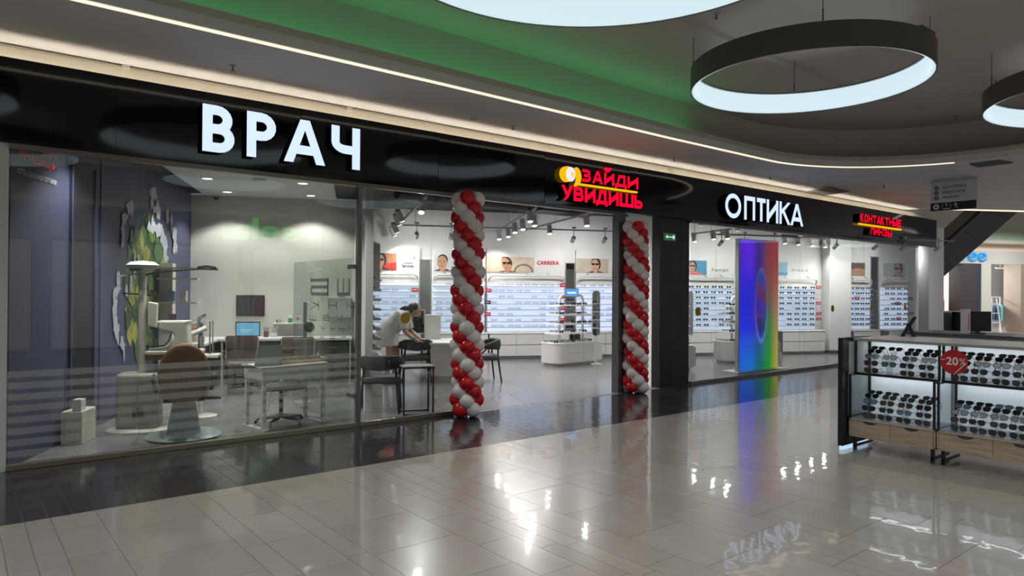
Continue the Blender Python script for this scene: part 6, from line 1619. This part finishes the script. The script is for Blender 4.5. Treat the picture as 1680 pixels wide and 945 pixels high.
# far store
FS = at_z(1600, 545.5, 0)                                # a point at the foot of its front
def fsp(u, v, off=0.0): return at_line(u, v, FS + E2 * off, E1)
def fs_of(u, off=0.0): return (fsp(u, 500, off) - FS).dot(E1)
def fz(v, u=1620): return fsp(u, v).z
ff = thing('x', 'x', 'x'); bpy.data.objects.remove(ff)
M_FW = mat('far store fascia', (176, 170, 160), .6, noise=(2, .02))
root = struct('wall_far_store', MB().box(-16, 12, -.05, .25, fz(433), fz(412)).box(fs_of(1608), fs_of(1624), -.05, .3, 0, fz(433)), M_FW, 'pale front of the far clothing store')
root.location = FS; root.rotation_euler = (0, 0, ANG)
for i, (u0, u1, c, off) in enumerate([(1573, 1598, (48, 40, 38), -.1), (1598, 1607, (38, 40, 52), -.02), (1664, 1700, (128, 112, 96), -.3)]):
    o = struct('wall_far_pillar', MB().box(fs_of(u0), fs_of(u1), off, .5, 0, fz(433)), mat('far pillar %d' % i, c, .6, noise=(3, .08)), ['dark brown pillar of the far store', 'blue black pillar of the far store', 'beige pillar of the far store at the picture edge'][i])
    o.location = FS; o.rotation_euler = (0, 0, ANG)
o = struct('wall_far_upper', MB().box(-16, 12, .3, .45, fz(412), 5.3), M_UPCEIL, 'upper wall above the far store'); o.location = FS; o.rotation_euler = (0, 0, ANG)
o = MB().box(-16, 12, -.3, .28, fz(400), fz(395)).build('cove_strip', mat('far soffit', (170, 164, 152), .6, noise=(3, .02))); o.location = FS; o.rotation_euler = (0, 0, ANG); tag(o, 'plaster ledge above the far store cove light', 'ledge')
o = MB().sweep([(-16 + k * .7, .18) for k in range(41)], [(-.03, fz(412) + .002), (-.03, fz(412) + .012), (.03, fz(412) + .012), (.03, fz(412) + .002)]).build('cove_strip', emis('warm far cove glow', (255, 228, 180), 4.0)); o.location = FS; o.rotation_euler = (0, 0, ANG); tag(o, 'warm cove light above the far store front', 'light strip')
o = MB().sweep([(-16 + k * .7, .2) for k in range(41)], [(-.03, fz(395) + .002), (-.03, fz(395) + .01), (.03, fz(395) + .01), (.03, fz(395) + .002)]).build('cove_strip', emis('far green strip glow', (70, 235, 125), 2.5)); o.location = FS; o.rotation_euler = (0, 0, ANG); tag(o, 'green cove light high above the far store front', 'light strip')
t = thing('store_sign', 'bright blue free lettering on the far store', 'sign', FS, ANG)
put_text(MB(), 'free', fs_of(1564), fs_of(1614.5), fz(429), fz(408), -.14, .08, .0).build('lettering', emis('sign blue glow', (10, 160, 235), 1.0), t)
# inside the far store
o = struct('wall_far_inner', MB().box(-16, 12, 5.0, 5.1, 0, 3.4), mat('far inner wall', (176, 174, 172), .6, noise=(2, .03)), 'inner wall of the far store'); o.location = FS; o.rotation_euler = (0, 0, ANG)
o = struct('ceiling_far_store', MB().box(-16, 12, .3, 5.1, 3.3, 3.4), M_UPCEIL, 'ceiling of the far store'); o.location = FS; o.rotation_euler = (0, 0, ANG)
for i in range(7):
    for j in range(2):
        x_ = fs_of(1560) + i * .62 - j * .3; y_ = 1.0 + j * 1.9 + (i % 3) * .35
        t = thing('ceiling_lamp', 'bright linear ceiling lamp in the far store, %s in the %s row' % (CNT[i], CNT[j]), 'ceiling lamp', FS + E1 * x_ + E2 * y_ + Vector((0, 0, 2.78 - .12 * (i % 2))), ANG, 'far store lamps')
        MB().box(-.25, .25, -.03, .03, 0, .05).build('housing', M_SPOT, t); MB().box(-.24, .24, -.025, .025, -.006, 0).build('tube', emis('far lamp glow', (240, 240, 255), 4.0), t); MB().tube([(0, 0, .05), (0, 0, .5)], .008, 5).build('hanger', M_TRK, t)
    ld = bpy.data.lights.new('far_lamp', 'POINT'); ld.energy = 260; ld.shadow_soft_size = .2
    link('far_lamp', ld, t, (0, 0, -.1))
t = thing('video_wall', 'violet blue glowing screen inside the far store', 'screen', FS + E1 * fs_of(1658, 4.5) + E2 * 4.5, ANG); MB().box(-.35, .35, 0, .06, 1.5, 2.7).build('housing', M_KB, t); MB().box(-.33, .33, -.004, 0, 1.52, 2.68).build('display', emis('violet screen', (110, 105, 240), .9), t)
# clothes rails
def clothes_rail(x_, y_, n, cols, label, tone, L=1.6):
    P = FS + E1 * x_ + E2 * y_
    t = thing('clothes_rail', label, 'clothes rail', P, ANG)
    for s in (-1, 1): MB().tube([(s * L / 2, 0, 0), (s * L / 2, 0, 1.5)], .02, 6).build('post', M_SPOT, t)
    MB().tube([(-L / 2, 0, 1.5), (L / 2, 0, 1.5)], .018, 6).build('rail', M_SPOT, t)
    for k in range(n):
        f = -L / 2 + .1 + (L - .2) * k / max(n - 1, 1)
        o = MB().slab([(-.035, 0), (.035, 0), (.045, .5), (.03, .62), (.0, .66), (-.03, .62), (-.045, .5)], -.2, .2).tube([(0, 0, .64), (0, 0, .76)], .004, 4).build('garment', mat('garment ' + cols[k % len(cols)], {'pink': (226, 130, 160), 'coral': (232, 110, 80), 'yellow': (226, 214, 90), 'orange': (240, 120, 40), 'rose': (220, 170, 180), 'denim': (80, 96, 120), 'dark denim': (56, 66, 88), 'teal': (90, 190, 180), 'grey': (120, 118, 118), 'plum': (70, 40, 60), 'lilac': (190, 160, 206)}[cols[k % len(cols)]], .85, noise=(16, .1)))
        o.location = P + E1 * f + Vector((0, 0, .745 if tone else .5)); o.rotation_euler = (0, 0, ANG + R(random.uniform(-14, 14)))
        tag(o, '%s garment, %s on the %s' % (cols[k % len(cols)], CNT[k], tone or 'right hand rail of the far store'), 'garment', 'clothes in the far store')
clothes_rail(fs_of(1540), .9, 9, ['pink', 'rose', 'coral', 'rose', 'yellow', 'orange', 'grey', 'pink', 'plum'], 'white clothes rail with pink and orange clothes', 'pink and orange rail behind the black stand', 2.1)
clothes_rail(fs_of(1653), .7, 5, ['plum', 'denim', 'dark denim', 'denim', 'teal'], 'white clothes rail with jeans in the far store', '', .8)
mq = FS + E1 * fs_of(1631) + E2 * .5
mannequin(mq.x, mq.y, ANG, 'rose cloth', 'mannequin in pink top beside the white ladder rack'); 
t = thing('ladder_rack', 'white ladder shaped rack beside the pink mannequin', 'rack', FS + E1 * fs_of(1638) + E2 * .2, ANG)
for s in (-1, 1): MB().tube([(s * .28, -.1, 0), (s * .12, 0, 1.45)], .02, 6).build('leg', M_SPOT, t)
for z in (.4, .8, 1.2): MB().box(-.22, .22, -.08, .05, z, z + .02).build('step', M_SPOT, t)
# black draped stands in the walkway
for i, (u, w_) in enumerate([(1533, .42), (1572, .46)]):
    q = at_z(u, 548, 0.0); P = Vector((q.x, q.y, 0)) * .86
    t = thing('covered_stand', 'stand under a black cover in front of the far store, %s one' % ['left', 'right'][i], 'covered stand', P, ANG)
    MB().prism(rrect(-w_, w_, -.4, .4, .15), .0, 1.02).build('cover', mat('black cloth', (14, 13, 16), .8, noise=(5, .1)), t, True, bevel=.06)
    for s in (-.6, .2): MB().ball((s, -.42, .18), .06, 8, 6).build('buckle', M_CHR, t)
